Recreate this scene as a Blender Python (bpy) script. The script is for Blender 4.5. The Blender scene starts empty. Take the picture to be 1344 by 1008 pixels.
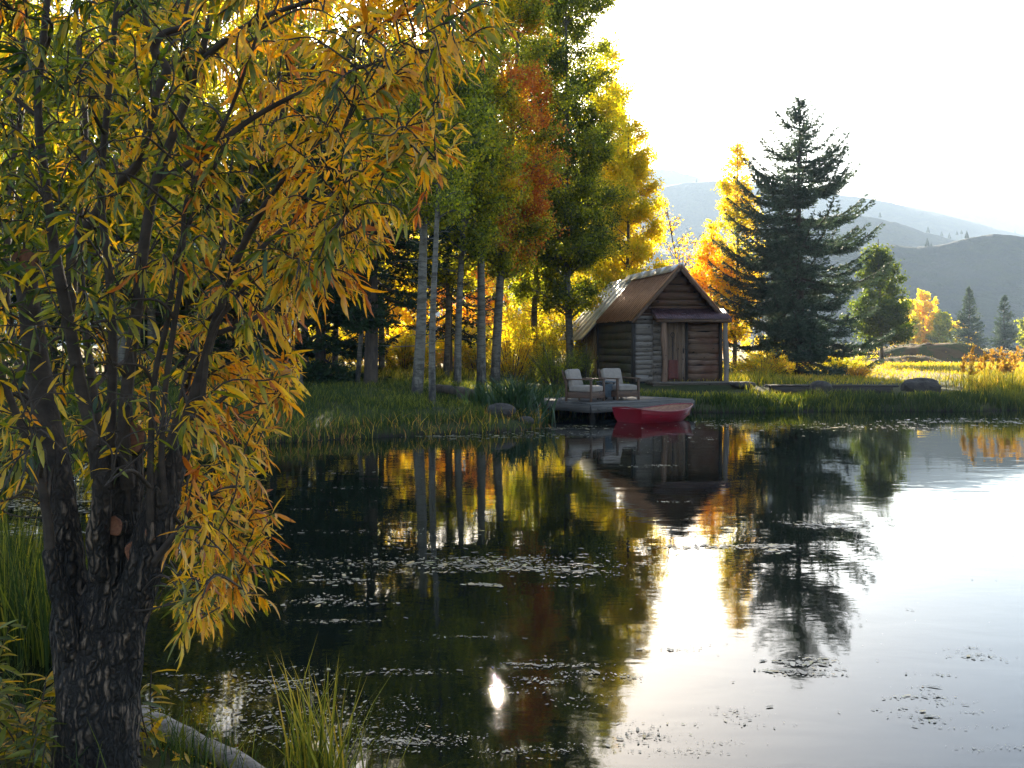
import bpy, math, random
import numpy as np
rng = np.random.default_rng(7)
random.seed(7)
SC = bpy.context.scene
COL = SC.collection
F = 1300.0; CX = 672.0; HZ = 455.0; CH = 1.7

def P(px, py, D):
    """world point seen at photo pixel (px, py) at depth D"""
    return np.array([(px-CX)/F*D, D, CH-(py-HZ)/F*D])

# ------------------------------------------------------------------ objects
def thing(name, label, cat, loc=(0,0,0), rz=0.0, group=None):
    o = bpy.data.objects.new(name, None); COL.objects.link(o)
    o.empty_display_size = .2
    o.location = tuple(float(v) for v in loc); o.rotation_euler = (0,0,rz)
    o['label'] = label; o['category'] = cat
    if group: o['group'] = group
    return o
def tag(o, label, cat, group=None):
    o['label'] = label; o['category'] = cat
    if group: o['group'] = group
    return o

def mk(name, V, Fs, mat, parent=None, attrs=None, smooth=False, loc=None, matidx=None):
    """V (N,3); Fs list of (M,k) int arrays; attrs {name: (N,) or (N,3)}"""
    me = bpy.data.meshes.new(name)
    V = np.asarray(V, dtype=np.float32)
    Fs = [np.asarray(f, dtype=np.int32) for f in Fs if len(f)]
    me.vertices.add(len(V)); me.vertices.foreach_set('co', V.ravel())
    li = np.concatenate([f.ravel() for f in Fs])
    ks = np.concatenate([np.full(len(f), f.shape[1], dtype=np.int32) for f in Fs])
    st = np.concatenate([[0], np.cumsum(ks)[:-1]]).astype(np.int32)
    me.loops.add(len(li)); me.loops.foreach_set('vertex_index', li)
    me.polygons.add(len(ks)); me.polygons.foreach_set('loop_start', st)
    me.polygons.foreach_set('loop_total', ks)
    if smooth: me.polygons.foreach_set('use_smooth', np.ones(len(ks), dtype=bool))
    if matidx is not None: me.polygons.foreach_set('material_index', np.asarray(matidx, dtype=np.int32))
    for k, a in (attrs or {}).items():
        a = np.asarray(a, dtype=np.float32)
        at = me.attributes.new(k, 'FLOAT' if a.ndim == 1 else 'FLOAT_VECTOR', 'POINT')
        at.data.foreach_set('value' if a.ndim == 1 else 'vector', a.ravel())
    me.update(calc_edges=True); me.validate()
    for m in (mat if isinstance(mat, (list, tuple)) else [mat]): me.materials.append(m)
    o = bpy.data.objects.new(name, me); COL.objects.link(o)
    if parent is not None: o.parent = parent
    if loc is not None: o.location = tuple(float(v) for v in loc)
    return o

# ------------------------------------------------------------------ noise
def _h(ix, iy, iz, seed):
    n = (ix.astype(np.int64)*374761393 + iy.astype(np.int64)*668265263 + iz.astype(np.int64)*2147483647 + seed*974711) & 0x7fffffff
    n = ((n ^ (n >> 13)) * 1274126177) & 0x7fffffff
    n = (n ^ (n >> 16)) & 0xffff
    return n/65535.0
def vn(p, scale=1.0, seed=0):
    """value noise 0..1; p (N,3)"""
    p = np.asarray(p, dtype=np.float64)*scale
    i = np.floor(p).astype(np.int64); f = p-i; f = f*f*(3-2*f)
    r = 0
    for dx in (0,1):
        for dy in (0,1):
            for dz in (0,1):
                w = (f[:,0] if dx else 1-f[:,0])*(f[:,1] if dy else 1-f[:,1])*(f[:,2] if dz else 1-f[:,2])
                r = r + w*_h(i[:,0]+dx, i[:,1]+dy, i[:,2]+dz, seed)
    return r
def fbm(p, scale=1.0, octv=4, seed=0, gain=.5):
    a = 1.0; s = 0; t = 0
    for k in range(octv):
        s = s+a*vn(p, scale*2**k, seed+k*17); t += a; a *= gain
    return s/t
def xy3(x, y): return np.stack([x, y, np.zeros_like(x)], -1)
def unit(v): return v/np.maximum(np.linalg.norm(v, axis=-1, keepdims=True), 1e-9)
def sstep(x, a, b):
    t = np.clip((x-a)/(b-a), 0, 1); return t*t*(3-2*t)

# ------------------------------------------------------------------ tubes
def tubes(paths, n=6, attr=None):
    """paths: list of (pts(K,3), radii(K)); returns V, [quads, caps]"""
    Vs = []; Q = []; off = 0; T = []
    ang = np.arange(n)*2*np.pi/n
    for pi, (p, r) in enumerate(paths):
        p = np.asarray(p, float); r = np.asarray(r, float); K = len(p)
        t = np.gradient(p, axis=0); t = unit(t)
        ref = np.array([0,0,1.0]) if abs(t[0,2]) < .8 else np.array([1.0,0,0])
        u = unit(np.cross(t, ref)); 
        for k in range(1, K):
            uk = u[k-1]-t[k]*np.dot(u[k-1], t[k]); u[k] = uk/max(np.linalg.norm(uk), 1e-9)
        v = np.cross(t, u)
        ring = p[:,None,:]+r[:,None,None]*(np.cos(ang)[None,:,None]*u[:,None,:]+np.sin(ang)[None,:,None]*v[:,None,:])
        Vs.append(ring.reshape(-1,3))
        if attr is not None: T.append(np.full(K*n, attr[pi]))
        a = np.arange(K-1)[:,None]*n+np.arange(n)[None,:]+off
        b = np.arange(K-1)[:,None]*n+(np.arange(n)[None,:]+1)%n+off
        Q.append(np.stack([a, b, b+n, a+n], -1).reshape(-1,4))
        # end cap as quad fan via two polygons handled as tris
        last = off+(K-1)*n
        if n == 4: Q.append(np.array([[last, last+1, last+2, last+3]]))
        elif n == 6: Q.append(np.array([[last, last+1, last+2, last+3],[last, last+3, last+4, last+5]]))
        elif n == 8: Q.append(np.array([[last,last+1,last+2,last+3],[last,last+3,last+4,last+5],[last,last+5,last+6,last+7]]))
        off += K*n
    V = np.concatenate(Vs); Q = np.concatenate(Q)
    return (V, Q, np.concatenate(T)) if attr is not None else (V, Q)

def smooth_path(pts, n=10):
    """Catmull-Rom through rows of pts (any columns)"""
    p = np.asarray(pts, float)
    q = np.vstack([2*p[0]-p[1], p, 2*p[-1]-p[-2]])
    out = []
    for i in range(1, len(q)-2):
        for s in np.arange(n)/n:
            out.append(.5*((2*q[i])+(-q[i-1]+q[i+1])*s+(2*q[i-1]-5*q[i]+4*q[i+1]-q[i+2])*s**2+(-q[i-1]+3*q[i]-3*q[i+1]+q[i+2])*s**3))
    out.append(p[-1]); return np.array(out)

# ------------------------------------------------------------------ leaves
def quad_leaves(pos, d, nrm, L, W, fold=.15):
    """rhombic leaf: one folded quad each"""
    s = unit(np.cross(d, nrm)); L = L[:,None]; W = W[:,None]
    v0 = pos; v2 = pos+d*L
    m = pos+d*L*.42+nrm*L*fold
    V = np.stack([v0, m+s*W*.5, v2, m-s*W*.5], 1).reshape(-1,3)
    Q = np.arange(len(pos)*4).reshape(-1,4)
    return V, Q
def lance_leaves(pos, d, nrm, L, W, curl):
    """long narrow leaf with midrib fold and droop: 11 verts, 4 quads + 4 tris"""
    N = len(pos); s = unit(np.cross(d, nrm)); nrm = unit(np.cross(s, d))
    ts = [0.0, .22, .52, .8, 1.0]; ws = [0, .8, 1.0, .62, 0]
    def cen(t):
        return pos+d*(L*t*(1-.18*np.abs(curl)*t))[:,None]-nrm*(L*curl*t*t*.55)[:,None]
    rows = [cen(0)]
    for t, w in zip(ts[1:4], ws[1:4]):
        c = cen(t); up = nrm*(W*w*.22)[:,None]
        rows += [c-s*(W*w*.5)[:,None]+up, c, c+s*(W*w*.5)[:,None]+up]
    rows.append(cen(1))
    V = np.stack(rows, 1).reshape(-1,3)
    b = (np.arange(N)*11)[:,None]
    T = np.concatenate([b+np.array([[0,2,1]]), b+np.array([[0,3,2]]), b+np.array([[7,8,10]]), b+np.array([[8,9,10]])])
    Q = np.concatenate([b+np.array([[1,2,5,4]]), b+np.array([[2,3,6,5]]), b+np.array([[4,5,8,7]]), b+np.array([[5,6,9,8]])])
    return V, [Q, T]
def rand_unit(n, r=None):
    r = r or rng
    return unit(r.normal(size=(n,3)))

# ------------------------------------------------------------------ materials
def newmat(name):
    m = bpy.data.materials.new(name); m.use_nodes = True
    nt = m.node_tree; nt.nodes.clear()
    out = nt.nodes.new('ShaderNodeOutputMaterial')
    return m, nt, out
def nd(nt, typ, **kw):
    n = nt.nodes.new(typ)
    for k, v in kw.items():
        if k in n.inputs: n.inputs[k].default_value = v
        else: setattr(n, k, v)
    return n
def ramp(nt, stops, src=None, interp='LINEAR'):
    r = nt.nodes.new('ShaderNodeValToRGB'); r.color_ramp.interpolation = interp
    e = r.color_ramp.elements
    e[0].position, e[0].color = stops[0][0], (*stops[0][1], 1)
    e[1].position, e[1].color = stops[-1][0], (*stops[-1][1], 1)
    for p, c in stops[1:-1]:
        x = e.new(p); x.color = (*c, 1)
    if src is not None: nt.links.new(src, r.inputs[0])
    return r
def attr(nt, name):
    a = nt.nodes.new('ShaderNodeAttribute'); a.attribute_name = name; return a
def noise(nt, scale, detail=3, rough=.55, vec=None, dist=0.0):
    n = nd(nt, 'ShaderNodeTexNoise', Scale=scale, Detail=detail, Roughness=rough, Distortion=dist)
    if vec is not None: nt.links.new(vec, n.inputs['Vector'])
    return n
def mapping(nt, vec, scale=(1,1,1), loc=(0,0,0)):
    m = nt.nodes.new('ShaderNodeMapping'); m.inputs['Scale'].default_value = scale; m.inputs['Location'].default_value = loc
    nt.links.new(vec, m.inputs['Vector']); return m
def bump(nt, h, strength=.5, dist=.02):
    b = nd(nt, 'ShaderNodeBump', Strength=strength, Distance=dist); nt.links.new(h, b.inputs['Height']); return b
def mixc(nt, fac, a, b, mode='MIX'):
    m = nt.nodes.new('ShaderNodeMix'); m.data_type = 'RGBA'; m.blend_type = mode
    for s, i in ((fac, 0), (a, 6), (b, 7)):
        if isinstance(s, (int, float)): m.inputs[i].default_value = s
        elif isinstance(s, tuple): m.inputs[i].default_value = (*s, 1)
        else: nt.links.new(s, m.inputs[i])
    return m.outputs[2]
def mathn(nt, op, a, b=None):
    m = nt.nodes.new('ShaderNodeMath'); m.operation = op
    for i, s in enumerate((a, b)):
        if s is None: continue
        if isinstance(s, (int, float)): m.inputs[i].default_value = s
        else: nt.links.new(s, m.inputs[i])
    return m.outputs[0]

def leaf_mat(name, stops, tr=.5, trsat=None, gloss=.06, rough=.45, spots=False):
    m, nt, out = newmat(name)
    a = attr(nt, 'tint')
    c = ramp(nt, stops, a.outputs['Fac']).outputs[0]
    if spots:
        tc = nt.nodes.new('ShaderNodeTexCoord')
        n = noise(nt, 55, 2, .6, tc.outputs['Object'])
        r = ramp(nt, [(0.60,(0,0,0)),(0.72,(1,1,1))], n.outputs[0])
        c = mixc(nt, r.outputs[0], c, (.10,.035,.01))
        n2 = noise(nt, 9, 2, .6, tc.outputs['Object'])
        hsv = nt.nodes.new('ShaderNodeHueSaturation'); nt.links.new(c, hsv.inputs['Color'])
        nt.links.new(mathn(nt, 'ADD', mathn(nt, 'MULTIPLY', n2.outputs[0], .8), .55), hsv.inputs['Value']); c = hsv.outputs[0]
    d = nt.nodes.new('ShaderNodeBsdfDiffuse'); nt.links.new(c, d.inputs[0])
    t = nt.nodes.new('ShaderNodeBsdfTranslucent')
    g = nt.nodes.new('ShaderNodeGamma'); g.inputs[1].default_value = 1.0
    tc2 = mixc(nt, 1.0, c, trsat or (1,1,1), 'MULTIPLY'); nt.links.new(tc2, t.inputs[0])
    mx = nt.nodes.new('ShaderNodeMixShader'); mx.inputs[0].default_value = tr
    nt.links.new(d.outputs[0], mx.inputs[1]); nt.links.new(t.outputs[0], mx.inputs[2])
    gl = nd(nt, 'ShaderNodeBsdfGlossy', Roughness=rough); gl.inputs[0].default_value = (1,1,1,1)
    lw = nt.nodes.new('ShaderNodeLayerWeight'); lw.inputs[0].default_value = .25
    m2 = nt.nodes.new('ShaderNodeMixShader'); nt.links.new(mathn(nt, 'MULTIPLY', mathn(nt, 'ADD', mathn(nt, 'MULTIPLY', lw.outputs['Facing'], 1.0), .3), gloss), m2.inputs[0])
    nt.links.new(mx.outputs[0], m2.inputs[1]); nt.links.new(gl.outputs[0], m2.inputs[2])
    nt.links.new(m2.outputs[0], out.inputs[0])
    return m
def pbr(name, color, rough=.8, metal=0.0, bmp=None, spec=.5):
    """color: function(nt, texcoord_node)->socket or tuple; bmp: function -> (height socket, strength, dist)"""
    m, nt, out = newmat(name)
    b = nd(nt, 'ShaderNodeBsdfPrincipled', Roughness=rough, Metallic=metal); b.inputs['Specular IOR Level'].default_value = spec
    tc = nt.nodes.new('ShaderNodeTexCoord')
    if callable(color): nt.links.new(color(nt, tc), b.inputs['Base Color'])
    else: b.inputs['Base Color'].default_value = (*color, 1)
    if bmp:
        h, s, d = bmp(nt, tc); nt.links.new(bump(nt, h, s, d).outputs[0], b.inputs['Normal'])
    nt.links.new(b.outputs[0], out.inputs[0])
    return m

G0=(.03,.055,.008); G1=(.075,.105,.012); YG=(.41,.42,.02); YE=(.92,.68,.02); OR=(.88,.42,.015); RO=(.62,.17,.02)
M = {}
M['aspen'] = leaf_mat('aspen_leaf', [(0,G0),(.25,G1),(.5,YG),(.72,YE),(.88,OR),(1,RO)], tr=.7, trsat=(1.0,1.0,.5), gloss=.04)
M['willow'] = leaf_mat('willow_leaf', [(0,(.03,.07,.018)),(.22,(.07,.12,.014)),(.42,(.27,.29,.016)),(.6,(.85,.54,.02)),(.85,(.92,.42,.014)),(1,(.50,.14,.015))], tr=.68, trsat=(1.0,.88,.42), gloss=.07, rough=.4, spots=True)
M['needle'] = leaf_mat('spruce_needle', [(0,(.020,.036,.018)),(.5,(.044,.072,.038)),(1,(.11,.14,.08))], tr=.34, gloss=.05, rough=.5)
M['darkneedle'] = leaf_mat('dark_needle', [(0,(.01,.022,.010)),(1,(.035,.06,.02))], tr=.2, gloss=.03, rough=.5)
M['grass'] = leaf_mat('grass_blade', [(0,(.014,.026,.006)),(.35,(.036,.062,.012)),(.6,(.26,.25,.02)),(.8,(.60,.40,.04)),(1,(.34,.14,.05))], tr=.5, trsat=(1,.95,.55), gloss=.03, rough=.5)
M['iris'] = leaf_mat('sword_leaf', [(0,(.012,.030,.010)),(1,(.05,.09,.022))], tr=.35, gloss=.06, rough=.4)

def bark_aspen(nt, tc):
    mp = mapping(nt, tc.outputs['Object'], (3,3,14))
    n = noise(nt, 1.0, 4, .7, mp.outputs[0], .6)
    r = ramp(nt, [(0.0,(.03,.026,.02)),(.42,(.05,.042,.032)),(.50,(.12,.105,.085)),(1,(.24,.215,.175))], n.outputs[0])
    n2 = noise(nt, 2.2, 3, .6, tc.outputs['Object'])
    c = mixc(nt, ramp(nt, [(.35,(0,0,0)),(.8,(.8,.8,.8))], n2.outputs[0]).outputs[0], r.outputs[0], (.085,.068,.042))
    sep = nt.nodes.new('ShaderNodeSeparateXYZ'); nt.links.new(tc.outputs['Object'], sep.inputs[0])
    zz_ = mathn(nt, 'ADD', mathn(nt, 'MULTIPLY', sep.outputs[2], .30), mathn(nt, 'MULTIPLY', noise(nt, 6, 4, .7, mapping(nt, tc.outputs['Object'], (1,1,.3)).outputs[0]).outputs[0], 1.0))
    return mixc(nt, ramp(nt, [(.50,(1,1,1)),(.72,(0,0,0))], zz_).outputs[0], c, (.018,.014,.011))
M['bark_aspen'] = pbr('aspen_bark', bark_aspen, .85, bmp=lambda nt, tc: (noise(nt, 14, 4, .6, tc.outputs['Object']).outputs[0], .5, .03))
M['bark_dark'] = pbr('spruce_bark', lambda nt, tc: ramp(nt, [(.3,(.018,.012,.008)),(.7,(.08,.055,.038))], noise(nt, 9, 4, .65, mapping(nt, tc.outputs['Object'], (1,1,.3)).outputs[0]).outputs[0]).outputs[0], .9,
    bmp=lambda nt, tc: (noise(nt, 16, 4, .6, mapping(nt, tc.outputs['Object'], (1,1,.3)).outputs[0]).outputs[0], .8, .05))
def bark_willow(nt, tc):
    mp = mapping(nt, tc.outputs['Object'], (1,1,.15))
    v = nd(nt, 'ShaderNodeTexVoronoi', Scale=42.0); v.feature = 'DISTANCE_TO_EDGE'
    wob = noise(nt, 9, 3, .6, tc.outputs['Object'])
    add = nt.nodes.new('ShaderNodeVectorMath'); add.operation = 'MULTIPLY_ADD'
    nt.links.new(wob.outputs['Color'], add.inputs[0]); add.inputs[1].default_value = (.07,.07,.05); nt.links.new(mp.outputs[0], add.inputs[2])
    nt.links.new(add.outputs[0], v.inputs['Vector'])
    n = noise(nt, 60, 4, .7, mp.outputs[0])
    a = attr(nt, 'rough')     # 1 = old furrowed bark, 0 = smooth young bark
    plate = ramp(nt, [(0.0,(.006,.005,.004)),(.10,(.025,.018,.013)),(.28,(.20,.135,.092))], v.outputs['Distance']).outputs[0]
    n5 = noise(nt, 24, 5, .75, mp.outputs[0], 1.0)
    plate = mixc(nt, ramp(nt, [(.44,(0,0,0)),(.56,(1,1,1))], n5.outputs[0]).outputs[0], (.014,.010,.008), plate)
    ln = noise(nt, 5, 3, .6, mapping(nt, tc.outputs['Object'], (1,1,.6)).outputs[0])
    plate = mixc(nt, ramp(nt, [(.45,(0,0,0)),(.62,(1,1,1))], ln.outputs[0]).outputs[0], plate, (.012,.009,.007))
    sm = ramp(nt, [(.3,(.022,.015,.011)),(.7,(.058,.04,.029))], noise(nt, 7, 4, .6, mapping(nt, tc.outputs['Object'], (1,1,3)).outputs[0]).outputs[0]).outputs[0]
    return mixc(nt, a.outputs['Fac'], sm, plate)
def bark_willow_b(nt, tc):
    mp = mapping(nt, tc.outputs['Object'], (1,1,.15))
    v = nd(nt, 'ShaderNodeTexVoronoi', Scale=42.0); v.feature = 'DISTANCE_TO_EDGE'
    wob = noise(nt, 9, 3, .6, tc.outputs['Object'])
    add = nt.nodes.new('ShaderNodeVectorMath'); add.operation = 'MULTIPLY_ADD'
    nt.links.new(wob.outputs['Color'], add.inputs[0]); add.inputs[1].default_value = (.07,.07,.05); nt.links.new(mp.outputs[0], add.inputs[2])
    nt.links.new(add.outputs[0], v.inputs['Vector'])
    r = ramp(nt, [(0,(0,0,0)),(.3,(1,1,1))], v.outputs['Distance']).outputs[0]
    a = attr(nt, 'rough')
    n = noise(nt, 70, 3, .6, tc.outputs['Object'])
    h = mathn(nt, 'ADD', mathn(nt, 'MULTIPLY', r, a.outputs['Fac']), mathn(nt, 'MULTIPLY', n.outputs[0], .25))
    return h, 1.0, .02
M['bark_willow'] = pbr('willow_bark', bark_willow, .8, bmp=bark_willow_b, spec=.35)
def ring(nt, tc):
    n = noise(nt, 30, 5, .7, tc.outputs['Object'], 1.5)
    return ramp(nt, [(.3,(.05,.016,.008)),(.55,(.17,.06,.026)),(.8,(.26,.12,.06))], n.outputs[0]).outputs[0]
M['cut'] = pbr('cut_wood', ring, .8)

def wood(name, dark, light, grain=1.0, rough=.85, streak=None):
    def col(nt, tc):
        g = attr(nt, 'grain'); t = attr(nt, 'tint')
        mp = mapping(nt, g.outputs['Vector'], (1.6*grain, 26*grain, 26*grain))
        n = noise(nt, 1.0, 5, .65, mp.outputs[0], 1.2)
        r = ramp(nt, [(.25,dark),(.75,light)], n.outputs[0]).outputs[0]
        h = nt.nodes.new('ShaderNodeHueSaturation'); nt.links.new(r, h.inputs['Color'])
        nt.links.new(mathn(nt, 'ADD', mathn(nt, 'MULTIPLY', t.outputs['Fac'], 1.1), .45), h.inputs['Value'])
        nt.links.new(mathn(nt, 'ADD', mathn(nt, 'MULTIPLY', t.outputs['Fac'], -.5), 1.15), h.inputs['Saturation'])
        c = h.outputs[0]
        if streak:
            n3 = noise(nt, 1.3, 3, .6, tc.outputs['Object'])
            c = mixc(nt, ramp(nt, [(.45,(0,0,0)),(.65,(.85,.85,.85))], n3.outputs[0]).outputs[0], c, streak)
        k = noise(nt, 5, 2, .5, mapping(nt, g.outputs['Vector'], (1.4,2.2,2.2)).outputs[0])
        return mixc(nt, ramp(nt, [(.66,(0,0,0)),(.72,(1,1,1))], k.outputs[0]).outputs[0], c, tuple(x*.35 for x in dark))
    def bm(nt, tc):
        g = attr(nt, 'grain')
        return noise(nt, 1.0, 4, .7, mapping(nt, g.outputs['Vector'], (3,60,60)).outputs[0], .8).outputs[0], .7, .01
    return pbr(name, col, rough, bmp=bm, spec=.3)
M['log_wood'] = wood('weathered_brown_wood', (.026,.013,.007), (.165,.09,.048), 1.0, streak=(.075,.028,.014))
M['grey_wood'] = wood('weathered_grey_wood', (.05,.036,.027), (.18,.138,.105), 1.0)
M['side_wood'] = wood('mossy_brown_wood', (.03,.022,.012), (.12,.09,.05), 1.0, streak=(.05,.05,.02))
M['bounce_lit_wood'] = wood('bounce_lit_boards', (.16,.085,.02), (.34,.20,.05), 1.0)  # yellow painted in for the warm light bounced onto the rear boards
M['post_wood'] = wood('orange_log_post', (.045,.018,.008), (.19,.095,.045), .7)
M['chair_wood'] = wood('chair_teak', (.04,.018,.009), (.11,.052,.025), 1.0, .55)
M['dock_wood'] = wood('weathered_dock_boards', (.03,.024,.02), (.11,.092,.077), 1.0)
M['door_wood'] = wood('pale_brown_door_boards', (.05,.028,.016), (.20,.12,.07), 1.0)
M['dark_wood'] = wood('dark_timber', (.012,.010,.009), (.06,.045,.035), 1.0)
def rust(nt, tc):
    n = noise(nt, 3.5, 5, .7, mapping(nt, tc.outputs['Object'], (1,4,1)).outputs[0])
    return ramp(nt, [(.25,(.22,.10,.05)),(.5,(.42,.21,.11)),(.8,(.58,.34,.20))], n.outputs[0]).outputs[0]
M['rust'] = pbr('rusty_metal_roof', rust, .40, .75, bmp=lambda nt, tc: (noise(nt, 20, 3, .6, tc.outputs['Object']).outputs[0], .25, .01))
M['tin'] = pbr('bare_metal_roof', lambda nt, tc: ramp(nt, [(.3,(.45,.42,.38)),(.7,(.75,.73,.70))], noise(nt, 2.5, 4, .6, tc.outputs['Object']).outputs[0]).outputs[0], .5, .85)
M['purple_tin'] = pbr('dark_corrugated_metal', lambda nt, tc: ramp(nt, [(.3,(.035,.014,.015)),(.7,(.08,.036,.035))], noise(nt, 4, 4, .6, tc.outputs['Object']).outputs[0]).outputs[0], .5, .3)
M['cushion'] = pbr('cream_cushion', lambda nt, tc: ramp(nt, [(.3,(.17,.138,.115)),(.7,(.23,.19,.158))], noise(nt, 6, 3, .6, tc.outputs['Object']).outputs[0]).outputs[0], .95,
    bmp=lambda nt, tc: (noise(nt, 12, 3, .5, tc.outputs['Object']).outputs[0], .35, .02))
M['red'] = pbr('red_boat_paint', lambda nt, tc: ramp(nt, [(.3,(.14,.003,.008)),(.7,(.20,.006,.014))], noise(nt, 3, 4, .6, tc.outputs['Object']).outputs[0]).outputs[0], .28,
    bmp=lambda nt, tc: (noise(nt, 9, 2, .5, tc.outputs['Object']).outputs[0], .06, .01))
M['boat_in'] = pbr('boat_varnished_inside', lambda nt, tc: ramp(nt, [(.3,(.16,.06,.03)),(.7,(.30,.14,.07))], noise(nt, 5, 4, .6, mapping(nt, tc.outputs['Object'], (1,6,6)).outputs[0]).outputs[0]).outputs[0], .5)
M['iron'] = pbr('dark_iron', lambda nt, tc: ramp(nt, [(.3,(.012,.010,.010)),(.7,(.04,.03,.028))], noise(nt, 12, 3, .6, tc.outputs['Object']).outputs[0]).outputs[0], .6, .5)
M['rusty_red'] = pbr('rusty_red_scoop', lambda nt, tc: ramp(nt, [(.3,(.06,.010,.007)),(.7,(.12,.025,.014))], noise(nt, 12, 4, .6, tc.outputs['Object']).outputs[0]).outputs[0], .6, .2)
M['slate'] = pbr('blue_grey_fabric', lambda nt, tc: ramp(nt, [(.3,(.04,.05,.06)),(.7,(.07,.085,.10))], noise(nt, 15, 3, .6, tc.outputs['Object']).outputs[0]).outputs[0], .9)
def rockc(nt, tc):
    n = noise(nt, 5, 5, .7, tc.outputs['Object'])
    return ramp(nt, [(.3,(.018,.013,.011)),(.6,(.05,.038,.03)),(.8,(.09,.075,.058))], n.outputs[0]).outputs[0]
M['rock'] = pbr('brown_rock', rockc, .9, bmp=lambda nt, tc: (noise(nt, 8, 5, .65, tc.outputs['Object']).outputs[0], 1.0, .08))
M['maroon'] = pbr('maroon_siding', lambda nt, tc: ramp(nt, [(.3,(.045,.02,.022)),(.7,(.08,.035,.035))], noise(nt, 3, 3, .6, mapping(nt, tc.outputs['Object'], (1,1,8)).outputs[0]).outputs[0]).outputs[0], .8)
M['log_pale'] = pbr('bleached_log', lambda nt, tc: ramp(nt, [(.3,(.10,.075,.06)),(.7,(.36,.30,.25))], noise(nt, 6, 5, .7, mapping(nt, tc.outputs['Object'], (1,6,6)).outputs[0]).outputs[0]).outputs[0], .85,
    bmp=lambda nt, tc: (noise(nt, 18, 4, .6, mapping(nt, tc.outputs['Object'], (.6,5,5)).outputs[0]).outputs[0], .6, .02))
SKY_STRENGTH=0.05; SUN_STRENGTH=5.0; EXPOSURE=3.15; HAZE=0.00042
# ------------------------------------------------------------------ camera, sky, sun, haze
SUN_EL = math.radians(19.3); SUN_AZ = math.radians(-0.8)     # azimuth from +Y, clockwise positive
cam_d = bpy.data.cameras.new('camera'); cam = bpy.data.objects.new('camera', cam_d); COL.objects.link(cam)
cam.location = (0,0,CH); cam.rotation_euler = (math.pi/2,0,0)
cam_d.sensor_width = 36; cam_d.lens = 36*F/1344; cam_d.shift_y = -(504-HZ)/1344; cam_d.clip_end = 20000; cam_d.clip_start = .05
SC.camera = cam
w = bpy.data.worlds.new('World'); SC.world = w; w.use_nodes = True
nt = w.node_tree; bg = nt.nodes['Background']
sky = nt.nodes.new('ShaderNodeTexSky'); sky.sky_type = 'NISHITA'; sky.sun_disc = False
sky.sun_elevation = SUN_EL; sky.sun_rotation = SUN_AZ
sky.dust_density = 1.0; sky.air_density = 1.0; sky.ozone_density = 1.2
nt.links.new(sky.outputs[0], bg.inputs[0]); bg.inputs[1].default_value = SKY_STRENGTH
ld = bpy.data.lights.new('sun', 'SUN'); ld.energy = SUN_STRENGTH; ld.angle = math.radians(.5); ld.color = (1.0,.87,.66)
lo = bpy.data.objects.new('sun', ld); COL.objects.link(lo)
sd = np.array([math.sin(SUN_AZ)*math.cos(SUN_EL), math.cos(SUN_AZ)*math.cos(SUN_EL), math.sin(SUN_EL)])
from mathutils import Vector
lo.rotation_euler = Vector(sd).to_track_quat('Z', 'Y').to_euler(); lo.location = (0,60,60)
vs = SC.view_settings; vs.view_transform = 'Standard'; vs.look = 'None'; vs.exposure = EXPOSURE; vs.gamma = 1
SC.render.engine = 'CYCLES'
c = SC.cycles
c.max_bounces = 8; c.diffuse_bounces = 3; c.glossy_bounces = 3; c.transmission_bounces = 6; c.volume_bounces = 0; c.transparent_max_bounces = 8
c.use_denoising = True; c.use_adaptive_sampling = True; c.adaptive_threshold = .015
c.sample_clamp_indirect = 8.0; c.caustics_reflective = False; c.caustics_refractive = False

# ------------------------------------------------------------------ pond outline and terrain
POND = [(-3.35,5.9),(-2.6,5.0),(-1.75,4.38),(-1.12,4.0),(-.5,3.45),(.9,3.0),(4,2.8),(9,3.2),(14,6),(18,12),(20.5,20),(19.5,25.4),
        (16.5,26.9),(13.7,26.5),(11.6,26.0),(9.5,26.2),(7.5,25.9),(6.0,25.5),(4.7,25.6),(3.2,25.9),(1.6,25.4),(.8,24.2),(.55,22.0),(.35,20.2),
        (-.5,19.5),(-1.7,18.9),(-2.8,18.3),(-4,17.6),(-6,16.9),(-8.6,15.6),(-9.8,13.4),(-8.6,10.2),(-6.0,7.9)]
pp = np.array(POND+[POND[0]], float); pp = np.vstack([pp[-2], pp, pp[1]])
sp = []
for i in range(1, len(pp)-2):
    for s in np.arange(5)/5:
        sp.append(.5*((2*pp[i])+(-pp[i-1]+pp[i+1])*s+(2*pp[i-1]-5*pp[i]+4*pp[i+1]-pp[i+2])*s**2+(-pp[i-1]+3*pp[i]-3*pp[i+1]+pp[i+2])*s**3))
SP = np.array(sp); SQ = np.roll(SP, -1, axis=0)
def shore(x, y):
    """signed distance: negative inside the pond"""
    x = np.asarray(x, float).ravel(); y = np.asarray(y, float).ravel()
    best = np.full(len(x), 1e9); ins = np.zeros(len(x), bool)
    for a, b in zip(SP, SQ):
        ab = b-a; t = np.clip(((x-a[0])*ab[0]+(y-a[1])*ab[1])/(ab@ab), 0, 1)
        best = np.minimum(best, (x-a[0]-t*ab[0])**2+(y-a[1]-t*ab[1])**2)
        cr = (a[1] > y) != (b[1] > y)
        with np.errstate(divide='ignore', invalid='ignore'):
            xi = a[0]+(y-a[1])*(b[0]-a[0])/(b[1]-a[1])
        ins ^= cr & (x < xi)
    d = np.sqrt(best); return np.where(ins, -d, d)
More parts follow.
